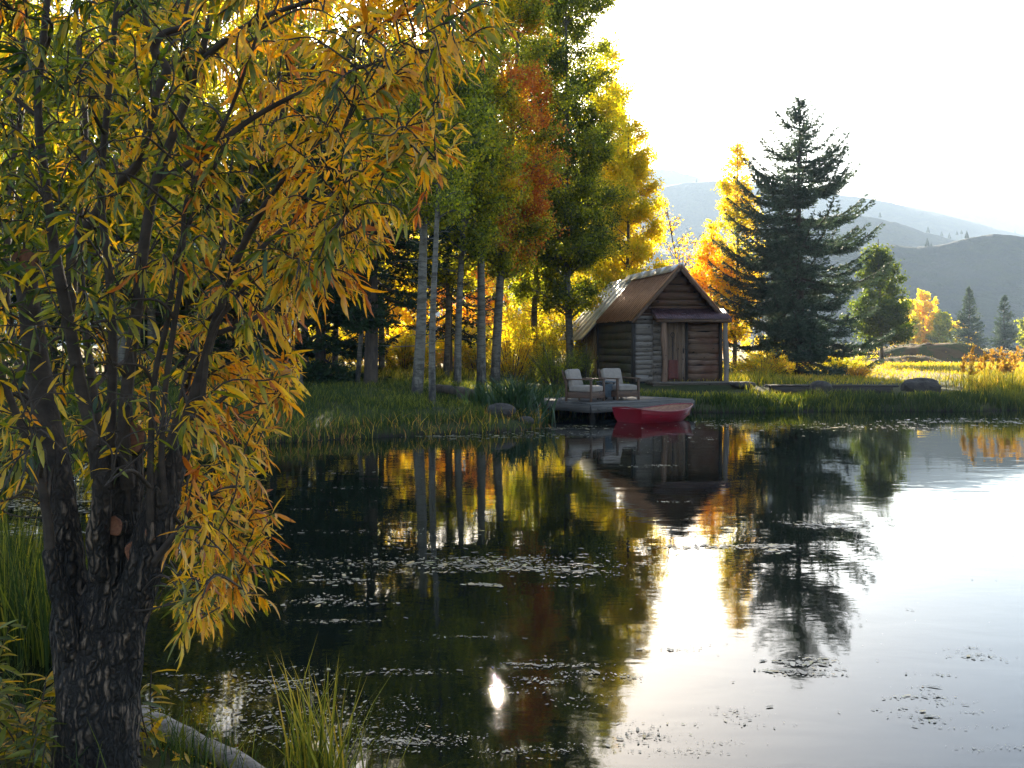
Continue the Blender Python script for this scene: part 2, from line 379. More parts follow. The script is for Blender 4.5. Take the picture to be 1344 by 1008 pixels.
def ground(x, y):
    x = np.asarray(x, float).ravel(); y = np.asarray(y, float).ravel()
    wob = (vn(xy3(x, y), .9, 3)-.5)*.35
    d = shore(x, y); d2 = d+wob*sstep(np.abs(d), 0, .6)
    o = .16*sstep(d2, 0, .45)+.14*sstep(d2, .3, 2.2)+.25*sstep(d2, 1.5, 6)
    o += .10*sstep(y, 30, 60)*(x > -1e9)+.8*sstep(y, 60, 160)+(fbm(xy3(x, y), .35, 3, 5)-.5)*.14*sstep(d, .4, 3)
    o += (fbm(xy3(x, y), .02, 3, 9)-.5)*2.2*sstep(np.hypot(x, y), 90, 260)
    i = np.maximum(-.9, d*.55)
    return np.where(d > 0, o, i)
def gz(x, y): return float(ground([x], [y])[0])
n = 460; s = np.linspace(-1, 1, n)
gx = 5.5*np.sinh(7.0*s); sy = np.linspace(-1, 1, n); gy = 14+6.5*np.sinh(6.9*sy)
X, Y = np.meshgrid(gx, gy); Z = ground(X, Y)
V = np.stack([X.ravel(), Y.ravel(), Z], -1)
i = (np.arange(n-1)[:,None]*n+np.arange(n-1)[None,:]).ravel()
def groundc(nt, tc):
    n1 = noise(nt, .35, 5, .65, tc.outputs['Object']); n2 = noise(nt, 9, 4, .7, tc.outputs['Object'])
    sep = nt.nodes.new('ShaderNodeSeparateXYZ'); nt.links.new(tc.outputs['Object'], sep.inputs[0])
    green = ramp(nt, [(.3,(.018,.022,.007)),(.7,(.04,.048,.013))], n2.outputs[0]).outputs[0]
    tan = ramp(nt, [(.3,(.11,.07,.018)),(.55,(.17,.115,.028)),(.8,(.24,.165,.045))], n2.outputs[0]).outputs[0]
    r = ramp(nt, [(.42,(0,0,0)),(.55,(1,1,1))], mathn(nt, 'ADD', n1.outputs[0], 0)).outputs[0]
    f = mathn(nt, 'MULTIPLY', mathn(nt, 'SUBTRACT', sep.outputs[1], 33.0), .12)
    f = nt_clamp(nt, f)
    c = mixc(nt, f, green, tan)
    c = mixc(nt, mathn(nt, 'MULTIPLY', r, .35), c, (.10,.085,.035))
    vd = nt.nodes.new('ShaderNodeVectorMath'); vd.operation = 'DISTANCE'; nt.links.new(mapping(nt, tc.outputs['Object'], (.8,1,0)).outputs[0], vd.inputs[0]); vd.inputs[1].default_value = (22.0,64.5,0)
    md_ = ramp(nt, [(.0,(1,1,1)),(.55,(1,1,1)),(.8,(0,0,0))], mathn(nt, 'DIVIDE', mathn(nt, 'ADD', vd.outputs['Value'], mathn(nt, 'MULTIPLY', n1.outputs[0], 3.0)), 11.0)).outputs[0]
    c = mixc(nt, mathn(nt, 'MULTIPLY', md_, .92), c, ramp(nt, [(.3,(.035,.022,.014)),(.7,(.11,.065,.035))], n2.outputs[0]).outputs[0])
    z = ramp(nt, [(.02,(1,1,1)),(.09,(0,0,0))], sep.outputs[2]).outputs[0]
    return mixc(nt, z, c, (.022,.017,.012))
def nt_clamp(nt, s):
    c = nt.nodes.new('ShaderNodeClamp'); nt.links.new(s, c.inputs[0]); return c.outputs[0]
g = mk('ground', V, [np.stack([i, i+1, i+n+1, i+n], -1)], pbr('ground_soil', groundc, .95,
      bmp=lambda nt, tc: (noise(nt, 16, 5, .7, tc.outputs['Object']).outputs[0], .8, .05), spec=.1), smooth=True)
g['kind'] = 'structure'

# dirt mound in the meadow: steep shaded face towards the pond
mx, my = np.meshgrid(np.linspace(20.5, 38, 160), np.linspace(58.5, 76, 110)); q = xy3(mx.ravel(), my.ravel())
def bell(cx, cy, sx, sf, sb, h):
    dx = np.abs((mx-cx)/sx); dy = np.where(my < cy, (cy-my)/sf, (my-cy)/sb); return h*np.exp(-dx**2.6)*np.exp(-np.maximum(0,dy)**2)
H = np.maximum.reduce([bell(27.6,65.5,5.0,1.9,5,1.25), bell(25.0,62.6,2.6,1.2,3,.55), bell(32.5,67,4.5,2.2,5,.85)])
H = H*(1+(fbm(q, .5, 4, 71).reshape(H.shape)-.5)*.5)+(fbm(q, 2.0, 3, 72).reshape(H.shape)-.5)*.16*(H > .05)
Zm = ground(mx, my).reshape(H.shape)-.12+H*1.1
i = (np.arange(109)[:,None]*160+np.arange(159)[None,:]).ravel()
def moundc(nt, tc):
    a = noise(nt, .9, 4, .6, tc.outputs['Object']).outputs[0]
    return ramp(nt, [(.3,(.06,.035,.02)),(.5,(.10,.062,.03)),(.6,(.05,.055,.02)),(.8,(.12,.08,.04))], a).outputs[0]
mo = mk('mound', np.stack([mx.ravel(), my.ravel(), Zm.ravel()], -1), [np.stack([i, i+1, i+161, i+160], -1)], pbr('mound_soil', moundc, .95, spec=.05,
      bmp=lambda nt, tc: (noise(nt, 5, 5, .7, tc.outputs['Object']).outputs[0], .8, .1)), smooth=True)
mo['kind'] = 'structure'
MG = (mx.ravel(), my.ravel(), Zm)

# water: one sheet lying in the basin
wx = np.linspace(-12, 23, 60); wy = np.linspace(2, 29, 50); X, Y = np.meshgrid(wx, wy)
i = (np.arange(49)[:,None]*60+np.arange(59)[None,:]).ravel()
m, nt, out = newmat('pond_water')
b = nd(nt, 'ShaderNodeBsdfPrincipled', Roughness=.05, IOR=1.36); b.inputs['Base Color'].default_value = (.006,.008,.005,1)
tc = nt.nodes.new('ShaderNodeTexCoord')
n1 = noise(nt, 2.2, 3, .55, mapping(nt, tc.outputs['Object'], (.6,1.0,1)).outputs[0], .3)
n2 = noise(nt, 22, 2, .5, mapping(nt, tc.outputs['Object'], (.55,1.0,1)).outputs[0], .2)
n3 = noise(nt, .22, 2, .5, mapping(nt, tc.outputs['Object'], (.5,1.2,1)).outputs[0], .3)   # breeze patches
br = ramp(nt, [(.42,(.15,.15,.15)),(.62,(1,1,1))], n3.outputs[0]).outputs[0]
h = mathn(nt, 'ADD', mathn(nt, 'MULTIPLY', n1.outputs[0], 1.15), mathn(nt, 'MULTIPLY', mathn(nt, 'MULTIPLY', n2.outputs[0], br), .10))
nt.links.new(bump(nt, h, .17, .012).outputs[0], b.inputs['Normal'])
nt.links.new(mathn(nt, 'ADD', mathn(nt, 'MULTIPLY', br, .03), .015), b.inputs['Roughness'])
nt.links.new(b.outputs[0], out.inputs[0])
wt = mk('water', np.stack([X.ravel(), Y.ravel(), np.zeros(X.size)], -1), [np.stack([i, i+1, i+61, i+60], -1)], m)
wt['kind'] = 'structure'

# ------------------------------------------------------------------ floating scum and leaf bits
def scum():
    pos = []; sz = []
    def W(px, py): return (px-CX)/(py-HZ)*CH, F*CH/(py-HZ)
    # bands given as (px centre, py centre, half px, half py, count, size)
    bands = [(600,738,190,13,1500,.028),(740,748,90,9,600,.028),(460,760,90,10,220,.024),(640,768,40,4,160,.028),(420,790,70,10,260,.022),
             (560,700,120,5,60,.02),(660,570,130,9,420,.06),(560,573,60,3,120,.05),(740,562,60,5,160,.05),(850,580,90,18,240,.018),(480,640,90,4,40,.03),
             (480,620,60,3,50,.03),(860,612,60,2,50,.03),(870,660,40,2,40,.02),(940,717,110,5,420,.03),(1010,720,35,7,330,.03),(1095,690,60,5,300,.03),
             (920,705,60,2,60,.02),(1060,870,50,7,260,.02),(1060,885,60,6,170,.018),(620,835,50,6,60,.014),(760,770,50,4,70,.015),
             (700,875,60,6,220,.014),(790,885,60,12,240,.013),(730,910,80,16,160,.012),(640,905,40,6,60,.012),(520,885,100,10,180,.012),
             (340,900,110,26,700,.013),(300,950,110,26,700,.012),(470,950,120,40,900,.010),(560,975,70,14,420,.010),(700,985,90,14,260,.008),(840,965,70,20,260,.009),
             (900,985,110,18,240,.008),(960,940,80,16,90,.010),(1200,918,70,16,160,.014),(1270,868,60,16,120,.014),(1230,960,60,16,70,.011),
             (1320,985,60,20,90,.008),(900,850,90,6,60,.014),(1120,560,220,6,600,.05),(1240,552,100,4,400,.05),(980,556,60,6,200,.05),(1000,575,80,5,50,.04),
             (400,700,120,4,60,.02),(420,668,60,2,40,.02),(60,660,80,14,500,.04),(30,700,60,20,400,.03),(450,815,80,6,120,.016),(850,700,500,160,160,.012),
             (1000,800,330,180,160,.010),(560,800,260,150,260,.012)]
    for cx, cy, hx, hy, cnt, s_ in bands:
        cnt = int(cnt*(.75 if 690 < cy < 800 else 1.0)); nc = max(4, cnt//18); k = rng.integers(0, nc, cnt)
        c0 = np.stack([rng.normal(0, .5, nc), rng.normal(0, .5, nc)], -1)
        q = c0[k]+rng.normal(0, .11, (cnt,2))*np.array([2.4,1.0])
        px = cx+q[:,0]*hx; py = np.maximum(cy+q[:,1]*hy, 541)
        x, y = W(px, py); pos.append(np.stack([x, y], -1)); sz.append(s_*.30*rng.gamma(1.6, .6, cnt))
    p = np.concatenate(pos); z = np.concatenate(sz)
    d = shore(p[:,0], p[:,1]); ok = d < -.02; p = p[ok]; z = z[ok]; N = len(p)
    a = rng.uniform(0, 6.28, N); el = rng.uniform(1.0, 2.6, N)
    V = np.zeros((N,6,3))
    for k in range(6):
        th = k*np.pi/3; r = z*rng.uniform(.55, 1.1, N)
        lx = np.cos(th)*r*el; ly = np.sin(th)*r*.8
        V[:,k,0] = p[:,0]+lx*np.cos(a)*1.0-ly*np.sin(a); V[:,k,1] = p[:,1]+(lx*np.sin(a)+ly*np.cos(a))
        V[:,k,2] = .004+rng.uniform(0, .12, N)*z
    b = np.arange(N)[:,None]*6
    return V.reshape(-1,3), [b+np.array([[0,1,2,3]]), b+np.array([[0,3,4,5]])], np.repeat(rng.uniform(0, 1, N), 6)
V, Fs, t = scum()
def scumc(nt, tc):
    a = attr(nt, 'tint'); return ramp(nt, [(0,(.05,.042,.025)),(.55,(.15,.125,.08)),(.8,(.28,.24,.16)),(.9,(.32,.20,.04)),(1,(.16,.19,.05))], a.outputs['Fac']).outputs[0]
so = mk('pond_scum', V, Fs, pbr('pond_scum', scumc, .42, spec=.7), attrs={'tint': t}); so['kind'] = 'stuff'
tag(so, 'pale bits of leaf and algae floating in drifts on the dark pond', 'pond scum')

# ------------------------------------------------------------------ hills
def hill(name, pts, D, depth_front, depth_back, seed, rough, mat, nx=260, ny=60):
    """pts: skyline (px, py) seen at depth D; a real hill with a front and a back slope"""
    pts = np.array(pts, float)
    px = np.linspace(pts[0,0], pts[-1,0], nx); py = np.interp(px, pts[:,0], pts[:,1])
    py = np.convolve(np.pad(py, 4, 'edge'), np.ones(9)/9, 'valid')
    xr = (px-CX)/F*D; hr = CH-(py-HZ)/F*D
    v = np.linspace(-1, 1, ny)
    prof = np.where(v < 0, 1-np.abs(v)**1.15, 1-np.abs(v)**1.8)
    yy = D+np.where(v < 0, v*depth_front, v*depth_back)
    X = np.repeat(xr[None,:], ny, 0); Y = np.repeat(yy[:,None], nx, 1)
    H = hr[None,:]*prof[:,None]
    q = np.stack([X.ravel(), Y.ravel(), np.zeros(X.size)], -1)
    gul = np.abs(fbm(q*np.array([1,.45,1]), rough, 5, seed)-.5)*2
    amp = (hr[None,:]*.42)*(1-np.abs(v[:,None]))**.7*(np.clip(np.abs(v[:,None])*5, 0.0, 1))
    H = H+(gul.reshape(ny, nx)-.32)*amp*.45
    fine = (fbm(q, 14/D*10, 3, seed+3).reshape(ny, nx)-.5)*hr[None,:]*.02
    H = H+fine-6*(np.abs(v[:,None]) > .98)
    i = (np.arange(ny-1)[:,None]*nx+np.arange(nx-1)[None,:]).ravel()
    o = mk(name, np.stack([X.ravel(), Y.ravel(), H.ravel()], -1), [np.stack([i, i+1, i+nx+1, i+nx], -1)], mat, smooth=True)
    o['kind'] = 'structure'
    return xr, hr
def hillc(nt, tc):
    n1 = noise(nt, .012, 6, .7, tc.outputs['Object']); n2 = noise(nt, .13, 4, .75, tc.outputs['Object'])
    c = ramp(nt, [(.35,(.016,.020,.025)),(.55,(.028,.032,.034)),(.75,(.05,.05,.045))], n1.outputs[0]).outputs[0]
    return mixc(nt, ramp(nt, [(.46,(0,0,0)),(.56,(.75,.75,.75))], n2.outputs[0]).outputs[0], c, (.035,.042,.028))
HM = pbr('sagebrush_hillside', hillc, .95, bmp=lambda nt, tc: (noise(nt, .25, 5, .7, tc.outputs['Object']).outputs[0], .8, 3.0), spec=.05)
hill('hill', [(900,372),(1000,350),(1100,328),(1166,319),(1196,324),(1237,321),(1262,313),(1290,307),(1320,306),(1344,310),(1420,300),(1560,318),(1800,350)], 300, 70, 120, 11, .012, HM)
hill('hill', [(700,330),(840,322),(900,330),(1000,300),(1110,278),(1140,283),(1177,292),(1210,303),(1245,312),(1300,330),(1400,350)], 500, 110, 180, 23, .009, HM)
hill('hill', [(-700,250),(-300,200),(100,230),(400,240),(600,235),(851,249),(885,240),(919,234),(1000,240),(1060,248),(1117,256),(1162,262),(1190,272),(1215,277),(1252,284),(1290,296),(1331,305),(1420,330)], 800, 220, 250, 37, .006, HM)
hill('hill', [(300,260),(600,240),(780,232),(840,223),(877,220),(915,232),(1000,262),(1150,300)], 1080, 220, 250, 41, .004, HM)
hill('hill', [(1000,300),(1110,280),(1192,268),(1215,272),(1256,264),(1290,275),(1344,290),(1420,296),(1600,320)], 1200, 200, 250, 53, .004, HM)
hill('hill', [(-2600,300),(-1800,240),(-1200,215),(-500,260),(-100,300)], 950, 250, 300, 61, .006, HM)

hz_ = bpy.data.meshes.new('haze')
x0, x1, y0, y1, z0, z1 = -3900, 3300, -3100, 3600, -12, 232
z0 = -16.0
vv = [(x,y,z) for x in (x0,x1) for y in (y0,y1) for z in (z0,z1)]
hz_.from_pydata(vv, [], [(0,1,3,2),(4,6,7,5),(0,4,5,1),(2,3,7,6),(0,2,6,4),(1,5,7,3)])
ho = bpy.data.objects.new('haze', hz_); COL.objects.link(ho); ho['kind'] = 'stuff'
tag(ho, 'pale sunlit haze lying in the valley air', 'haze')
m, nt, out = newmat('haze_air')
pv = nd(nt, 'ShaderNodeVolumePrincipled', Density=HAZE, Anisotropy=.1); pv.inputs['Color'].default_value = (.58,.76,1,1)
nt.links.new(pv.outputs[0], out.inputs['Volume']); hz_.materials.append(m)
if HAZE <= 0: bpy.data.objects.remove(ho)
# ------------------------------------------------------------------ trees
def trunk_tube(p0, p1, r0, r1, bow, r, K=40, flare=1.35):
    t = np.linspace(0, 1, K)[:,None]
    p = np.array(p0)*(1-t)+np.array(p1)*t
    q = np.linspace(0, 1, K)
    p[:,0] += np.sin(q*np.pi*1.0)*bow+np.sin(q*9+r.uniform(0,6))*.03; p[:,1] += np.sin(q*7+r.uniform(0,6))*.04
    rad = r0*(1-q)+r1*q; rad[0] *= flare; rad = np.maximum(rad, .01)
    return p, rad

def aspen(label, base, H, lean, r0, crown0, prof, tint, seed, nleaf=14000, leaf=.075, nb=60, name='aspen_tree', group=None, up=.55, cat='tree', tfun=None, mat='aspen', thin=1.0, barkm='bark_aspen'):
    """lean: x offset of the top; prof: crown radius at t in 0..1 from crown base to top (list); tint (mean, spread)"""
    r = np.random.default_rng(seed)
    bx, by = base; bz = gz(bx, by)
    root = thing(name, label, cat, (bx, by, bz), group=group)
    p, rad = trunk_tube((0,0,-.15), (lean,0,H), r0, .02, r.uniform(-.12,.12), r)
    paths = [(p, rad)]
    hh = p[:,2]
    def at(z): return np.array([np.interp(z, hh, p[:,0]), np.interp(z, hh, p[:,1]), z])
    ts = np.sort(r.uniform(0, 1, nb))
    pos = []; wts = []; bt = []
    for k, t in enumerate(ts):
        z = crown0+(H-crown0)*t*.97
        R = np.interp(t, np.linspace(0,1,len(prof)), prof)*r.uniform(.65,1.12)
        az = k*2.4+r.uniform(-.5,.5)
        el = up*r.uniform(.5,1.4)+.3*t
        o = at(max(crown0*.8, z-R*math.tan(min(el,1.1))*.6))
        s = np.linspace(0, 1, 6)
        d = np.stack([np.cos(az)*R*s, np.sin(az)*R*s, R*math.tan(min(el,1.2))*(s**.85)*.8], -1)
        d += r.normal(0, .03*R, d.shape)*s[:,None]
        q = o+d; rr = np.interp(z, hh, rad)*.38*(1-s*.85)+.004
        paths.append((q, rr))
        tt = r.uniform(-1, 1)
        for j in range(int(5+R*3)):
            s0 = r.uniform(.25, 1); b0 = o+np.array([np.interp(s0, s, d[:,i]) for i in range(3)])
            L = R*r.uniform(.18,.42)+.08
            dd = unit(np.array([math.cos(az+r.uniform(-1.5,1.5)), math.sin(az+r.uniform(-1.5,1.5)), r.uniform(-.25,.9)]))
            e = b0+dd*L
            paths.append((np.array([b0, b0+dd*L*.5+r.normal(0,.03,3), e]), np.array([.010,.007,.003])+.002))
            pos.append((b0, e)); wts.append(L); bt.append(tt)
    for k in range(16 if name == 'aspen_tree' and crown0 > 2 else 0):          # dead snags below the crown
        z = r.uniform(.28, 1.05)*crown0; az = r.uniform(0,6.28); L = r.uniform(.25,1.1); o = at(z)
        e = o+L*np.array([math.cos(az), math.sin(az), r.uniform(-.1,.5)]); m_ = (o+e)/2+r.normal(0,.05,3)
        paths.append((np.array([o,m_,e]), np.array([.014,.009,.003])))
        paths.append((np.array([m_, m_+r.normal(0,.18,3)]), np.array([.006,.002])))
    V, Q = tubes([paths[0]], 10); V2, Q2 = tubes(paths[1:], 4)
    mk('trunk', np.vstack([V, V2]), [Q, Q2+len(V)], M[barkm], root, smooth=True)
    A = np.array([a for a, b in pos]); B = np.array([b for a, b in pos]); w_ = np.array(wts); w_ /= w_.sum()
    k = r.choice(len(A), nleaf, p=w_); s = r.uniform(.1, 1.12, nleaf)[:,None]
    lp = A[k]*(1-s)+B[k]*s+r.normal(0, .13*thin, (nleaf,3))
    # crown leaves culled along one sun ray so the glint reaches the pond
    wp = lp+np.array([bx, by, bz])-np.array([-.07,4.86,0]); tt_ = wp@sd; dist = np.linalg.norm(wp-tt_[:,None]*sd, axis=1)
    kp = (dist > .11) | (r.uniform(0,1,nleaf) < .45); lp = lp[kp]; k = k[kp]; nleaf = len(lp)
    d = unit(r.normal(size=(nleaf,3))+np.array([0,0,-.6])); nn = rand_unit(nleaf, r)
    t = np.clip(tint[0]+np.array(bt)[k]*tint[1]*.5+r.normal(0, tint[1]*.55, nleaf), 0, 1)
    if tfun is not None: t = np.clip(tfun(lp, t, r), 0, 1)
    Lf = leaf*r.uniform(.7,1.25,nleaf)
    V, Q = quad_leaves(lp, d, nn, Lf, Lf*.85)
    mk('crown', V, [Q], M[mat], root, attrs={'tint': np.repeat(t, 4)})
    return root

def conifer(label, base, H, R, prof, seed, r0, z0=.3, whorls=30, per=7, mat='needle', name='spruce_tree', group=None, dens=1.0, tuft=.13, droop=.12, gap=0.0, tintm=.5):
    r = np.random.default_rng(seed); bx, by = base; bz = gz(bx, by)
    root = thing(name, label, 'tree', (bx, by, bz), group=group)
    p, rad = trunk_tube((0,0,-.15), (0,0,H*.985), r0, .012, .0, r, flare=1.3)
    V0, Q0 = tubes([(p, rad)], 10)
    br = []; P0 = []; D0 = []; W0 = []
    for wi in range(whorls):
        t = (wi+r.uniform(-.25,.25))/whorls; t = min(max(t, 0), .995)
        z = z0+(H-z0)*t**.92
        for b in range(per+(1 if t < .5 else -1)):
            if r.uniform() < gap: continue
            Rb = R*np.interp(t, np.linspace(0,1,len(prof)), prof)*r.uniform(.82,1.1)
            if r.uniform() < .12: Rb *= r.uniform(.5,.8)
            az = r.uniform(0, 6.283)
            s = np.linspace(0, 1, 7)
            el0 = -.28+.95*t**1.3+r.uniform(-.10,.10)
            zz = Rb*(math.sin(el0)*s-droop*np.sin(s*np.pi)*.9+.20*s**3)
            rr_ = Rb*s*math.cos(el0)
            q = np.stack([np.cos(az)*rr_, np.sin(az)*rr_, z+zz+r.uniform(-.12,.12)], -1)
            q[:,:2] += np.array([-np.sin(az), np.cos(az)])*np.sin(s*2.5)[:,None]*r.uniform(-.12,.12)*Rb
            br.append((q, (.006+.016*Rb)*(1-s*.8)))
            # side twigs
            nt_ = max(3, int(Rb/.085*dens))
            for j in range(nt_):
                s0 = .12+.88*(j+r.uniform(0,1))/nt_
                o = np.array([np.interp(s0, s, q[:,i]) for i in range(3)])
                side = 1 if j % 2 else -1
                L = (.10+.40*Rb*(1-s0)**.8*min(1, s0*3))*r.uniform(.6,1.15)
                L = min(L, .85)
                aa = az+side*r.uniform(.6,1.15); dd = np.array([math.cos(aa), math.sin(aa), r.uniform(-.35,.12)+.25*t]); dd /= np.linalg.norm(dd)
                m_ = max(2, int(L/.05*dens))
                ss = (np.arange(m_)+r.uniform(0,1,m_))/m_
                pts = o+dd*(L*ss)[:,None]; pts[:,2] += -.10*L*np.sin(ss*3)+.10*L*ss**2
                P0.append(pts); D0.append(np.repeat(dd[None], m_, 0)); W0.append(np.full(m_, 1.0))
                if L > .35: br.append((np.array([o, o+dd*L*.95]), np.array([.006,.002])))
            m_ = max(3, int(Rb/.05*dens)); s1 = r.uniform(.15, 1.02, m_)
            pts = np.stack([np.interp(s1, s, q[:,i]) for i in range(3)], -1)
            dv = unit(q[-1]-q[0]); P0.append(pts); D0.append(np.repeat(dv[None], m_, 0)); W0.append(np.full(m_, 1.0))
    # leader shoots
    for j in range(4):
        a = j*1.6; pts = np.array([0,0,H*.93])+np.linspace(0,1,14)[:,None]*np.array([math.cos(a)*.05*(j>0), math.sin(a)*.05*(j>0), H*.072*(1 if j == 0 else .6)])
        P0.append(pts); D0.append(np.repeat(np.array([[0,0,1.0]]), 14, 0)); W0.append(np.full(14, .7))
    V1, Q1 = tubes(br, 4)
    mk('trunk', np.vstack([V0, V1]), [Q0, Q1+len(V0)], M['bark_dark'], root, smooth=True)
    A = np.concatenate(P0); Dv = np.concatenate(D0)
    A = np.repeat(A, 3, 0); Dv = np.repeat(Dv, 3, 0); N = len(A)
    d = unit(Dv*1.0+r.normal(0, .55, (N,3))+np.array([0,0,.12])); nn = rand_unit(N, r)
    Lf = tuft*r.uniform(.6,1.2,N)
    V, Q = quad_leaves(A+r.normal(0,.012,(N,3)), d, nn, Lf, Lf*.32, .04)
    cl = fbm(A, 1.5, 2, seed)
    outer = np.hypot(A[:,0], A[:,1])
    t = np.clip(tintm+(cl-.5)*.7+r.normal(0,.16,N), 0, 1)
    mk('crown', V, [Q], M[mat], root, attrs={'tint': np.repeat(t, 4)})
    return root

def bush(label, base, R, H, n, tint, seed, leaf=.07, name='shrub', mat='aspen', stems=40, wl=.45, group=None, cat='shrub', upright=1.4):
    r = np.random.default_rng(seed); bx, by = base
    root = thing(name, label, cat, (bx, by, gz(bx, by)), group=group)
    paths = []; A = []; B = []
    for k in range(stems):
        az = r.uniform(0, 6.28); rr = R*math.sqrt(r.uniform(.02,1)); h = H*r.uniform(.45,1.05)*(1-.35*(rr/R)**2)
        b0 = np.array([math.cos(az)*rr*.25, math.sin(az)*rr*.25, -.05]); e = np.array([math.cos(az)*rr, math.sin(az)*rr, h])
        m_ = (b0+e)/2+np.array([0,0,h*.12]); paths.append((np.array([b0, m_, e]), np.array([.02,.012,.004])))
        for j in range(10):
            s = r.uniform(.1,1); o = b0*(1-s)**2+2*s*(1-s)*m_+e*s*s
            dd = unit(r.normal(size=3)+np.array([0,0,upright]))
            L = r.uniform(.12,.4)*R*.6+.08; A.append(o); B.append(o+dd*L)
    A = np.array(A); B = np.array(B)
    V, Q = tubes(paths, 4); mk('stem', V, [Q], M['bark_dark'], root)
    k = r.integers(0, len(A), n); s = r.uniform(0, 1.1, n)[:,None]
    lp = A[k]*(1-s)+B[k]*s+r.normal(0, .04, (n,3)); lp[:,2] = np.maximum(lp[:,2], .02)
    t = np.clip(tint[0]+r.normal(0, tint[1], n)+(fbm(lp, 2.0, 2, seed)-.5)*tint[1]*2, 0, 1)
    Lf = leaf*r.uniform(.6,1.3,n)
    V, Q = quad_leaves(lp, unit(B[k]-A[k]+r.normal(0,.5,(n,3))), rand_unit(n, r), Lf, Lf*wl)
    mk('foliage', V, [Q], M[mat], root, attrs={'tint': np.repeat(t, 4)})
    return root
def gx_(px, D): return (px-CX)/F*D

# the large blue spruce by the cabin
conifer('tall dark blue spruce standing beside the cabin', (gx_(1049,38.8), 38.8), 11.0, 3.45, [1.0,1.02,.98,.92,.86,.78,.68,.56,.40,.20,.02], 5, .21, z0=.45, whorls=34, per=7, dens=1.0, gap=.10)
conifer('small dark spruce in the far meadow, taller one of the pair', (gx_(1272,97), 97), 6.6, 1.75, [1,.95,.82,.66,.50,.34,.18,.04], 8, .12, z0=.1, whorls=20, per=8, dens=.6, tuft=.22, group='small spruces in the far meadow')
conifer('small dark spruce in the far meadow, shorter one nearer the frame edge', (gx_(1318,100), 100), 5.9, 1.65, [1,.95,.82,.66,.50,.34,.18,.04], 9, .12, z0=.1, whorls=18, per=8, dens=.6, tuft=.22, group='small spruces in the far meadow')
# golden aspens left of the spruce
def mixt(lp, t, r):
    return t+.25*(fbm(lp, .9, 2, 4)-.5)-.15*(lp[:,2] > 8)*0
aspen('slender golden aspen close to the left of the blue spruce', (gx_(964,42), 42), 9.9, .12, .10, 1.6, [.7,1.0,1.15,1.0,.85,.75,.5,.15], (.66,.16), 21, nleaf=13000, leaf=.10, nb=100, up=.8, tfun=mixt)
aspen('shorter orange aspen rising behind the cabin roof', (gx_(934,43), 43), 6.6, .0, .08, 1.2, [.8,1.25,1.5,1.35,.9,.4,.1], (.78,.14), 22, nleaf=11000, leaf=.11, nb=48, up=.6, tfun=mixt)
aspen('nearly bare sapling with a few orange leaves behind the cabin roof', (gx_(915,44), 44), 7.6, -1.4, .05, 1.4, [1.0,1.2,1.3,1.1,.6,.2], (.82,.1), 23, nleaf=1300, leaf=.10, nb=34, up=1.0)
# mixed green tree behind the spruce, yellow trees beyond the mound
aspen('bushy green tree just behind the blue spruce', (gx_(1158,54), 54), 6.9, -.2, .12, 1.3, [1.3,1.6,1.5,1.25,.95,.6,.15], (.18,.12), 24, nleaf=22000, leaf=.12, nb=70, up=.4)
for k,(px,D,H,R,tm,lb) in enumerate([(1190,118,6.2,1.5,.64,'pale yellow tree beyond the mound, nearest the green tree'),(1212,120,7.4,1.9,.70,'tallest glowing orange yellow tree beyond the mound'),
        (1236,116,4.6,1.3,.5,'small yellow green tree at the end of the yellow row'),(1252,122,3.6,2.0,.74,'low orange bush at the end of the yellow row')]):
    aspen(lb, (gx_(px,D), D), H, 0, .12, .5, [.9,1.1,1.0,.8,.5,.15] if R < 0 else [R*.8,R,R,R*.85,R*.55,R*.2], (tm,.10), 300+k, nleaf=6000, leaf=.30, nb=36, up=.7, group='yellow trees beyond the mound')
aspen('dark green tree at the frame edge beside the small spruce', (gx_(1356,104), 104), 5.2, 0, .12, .5, [1.0,1.5,1.6,1.2,.8,.3], (.36,.14), 310, nleaf=3000, leaf=.28, nb=30)

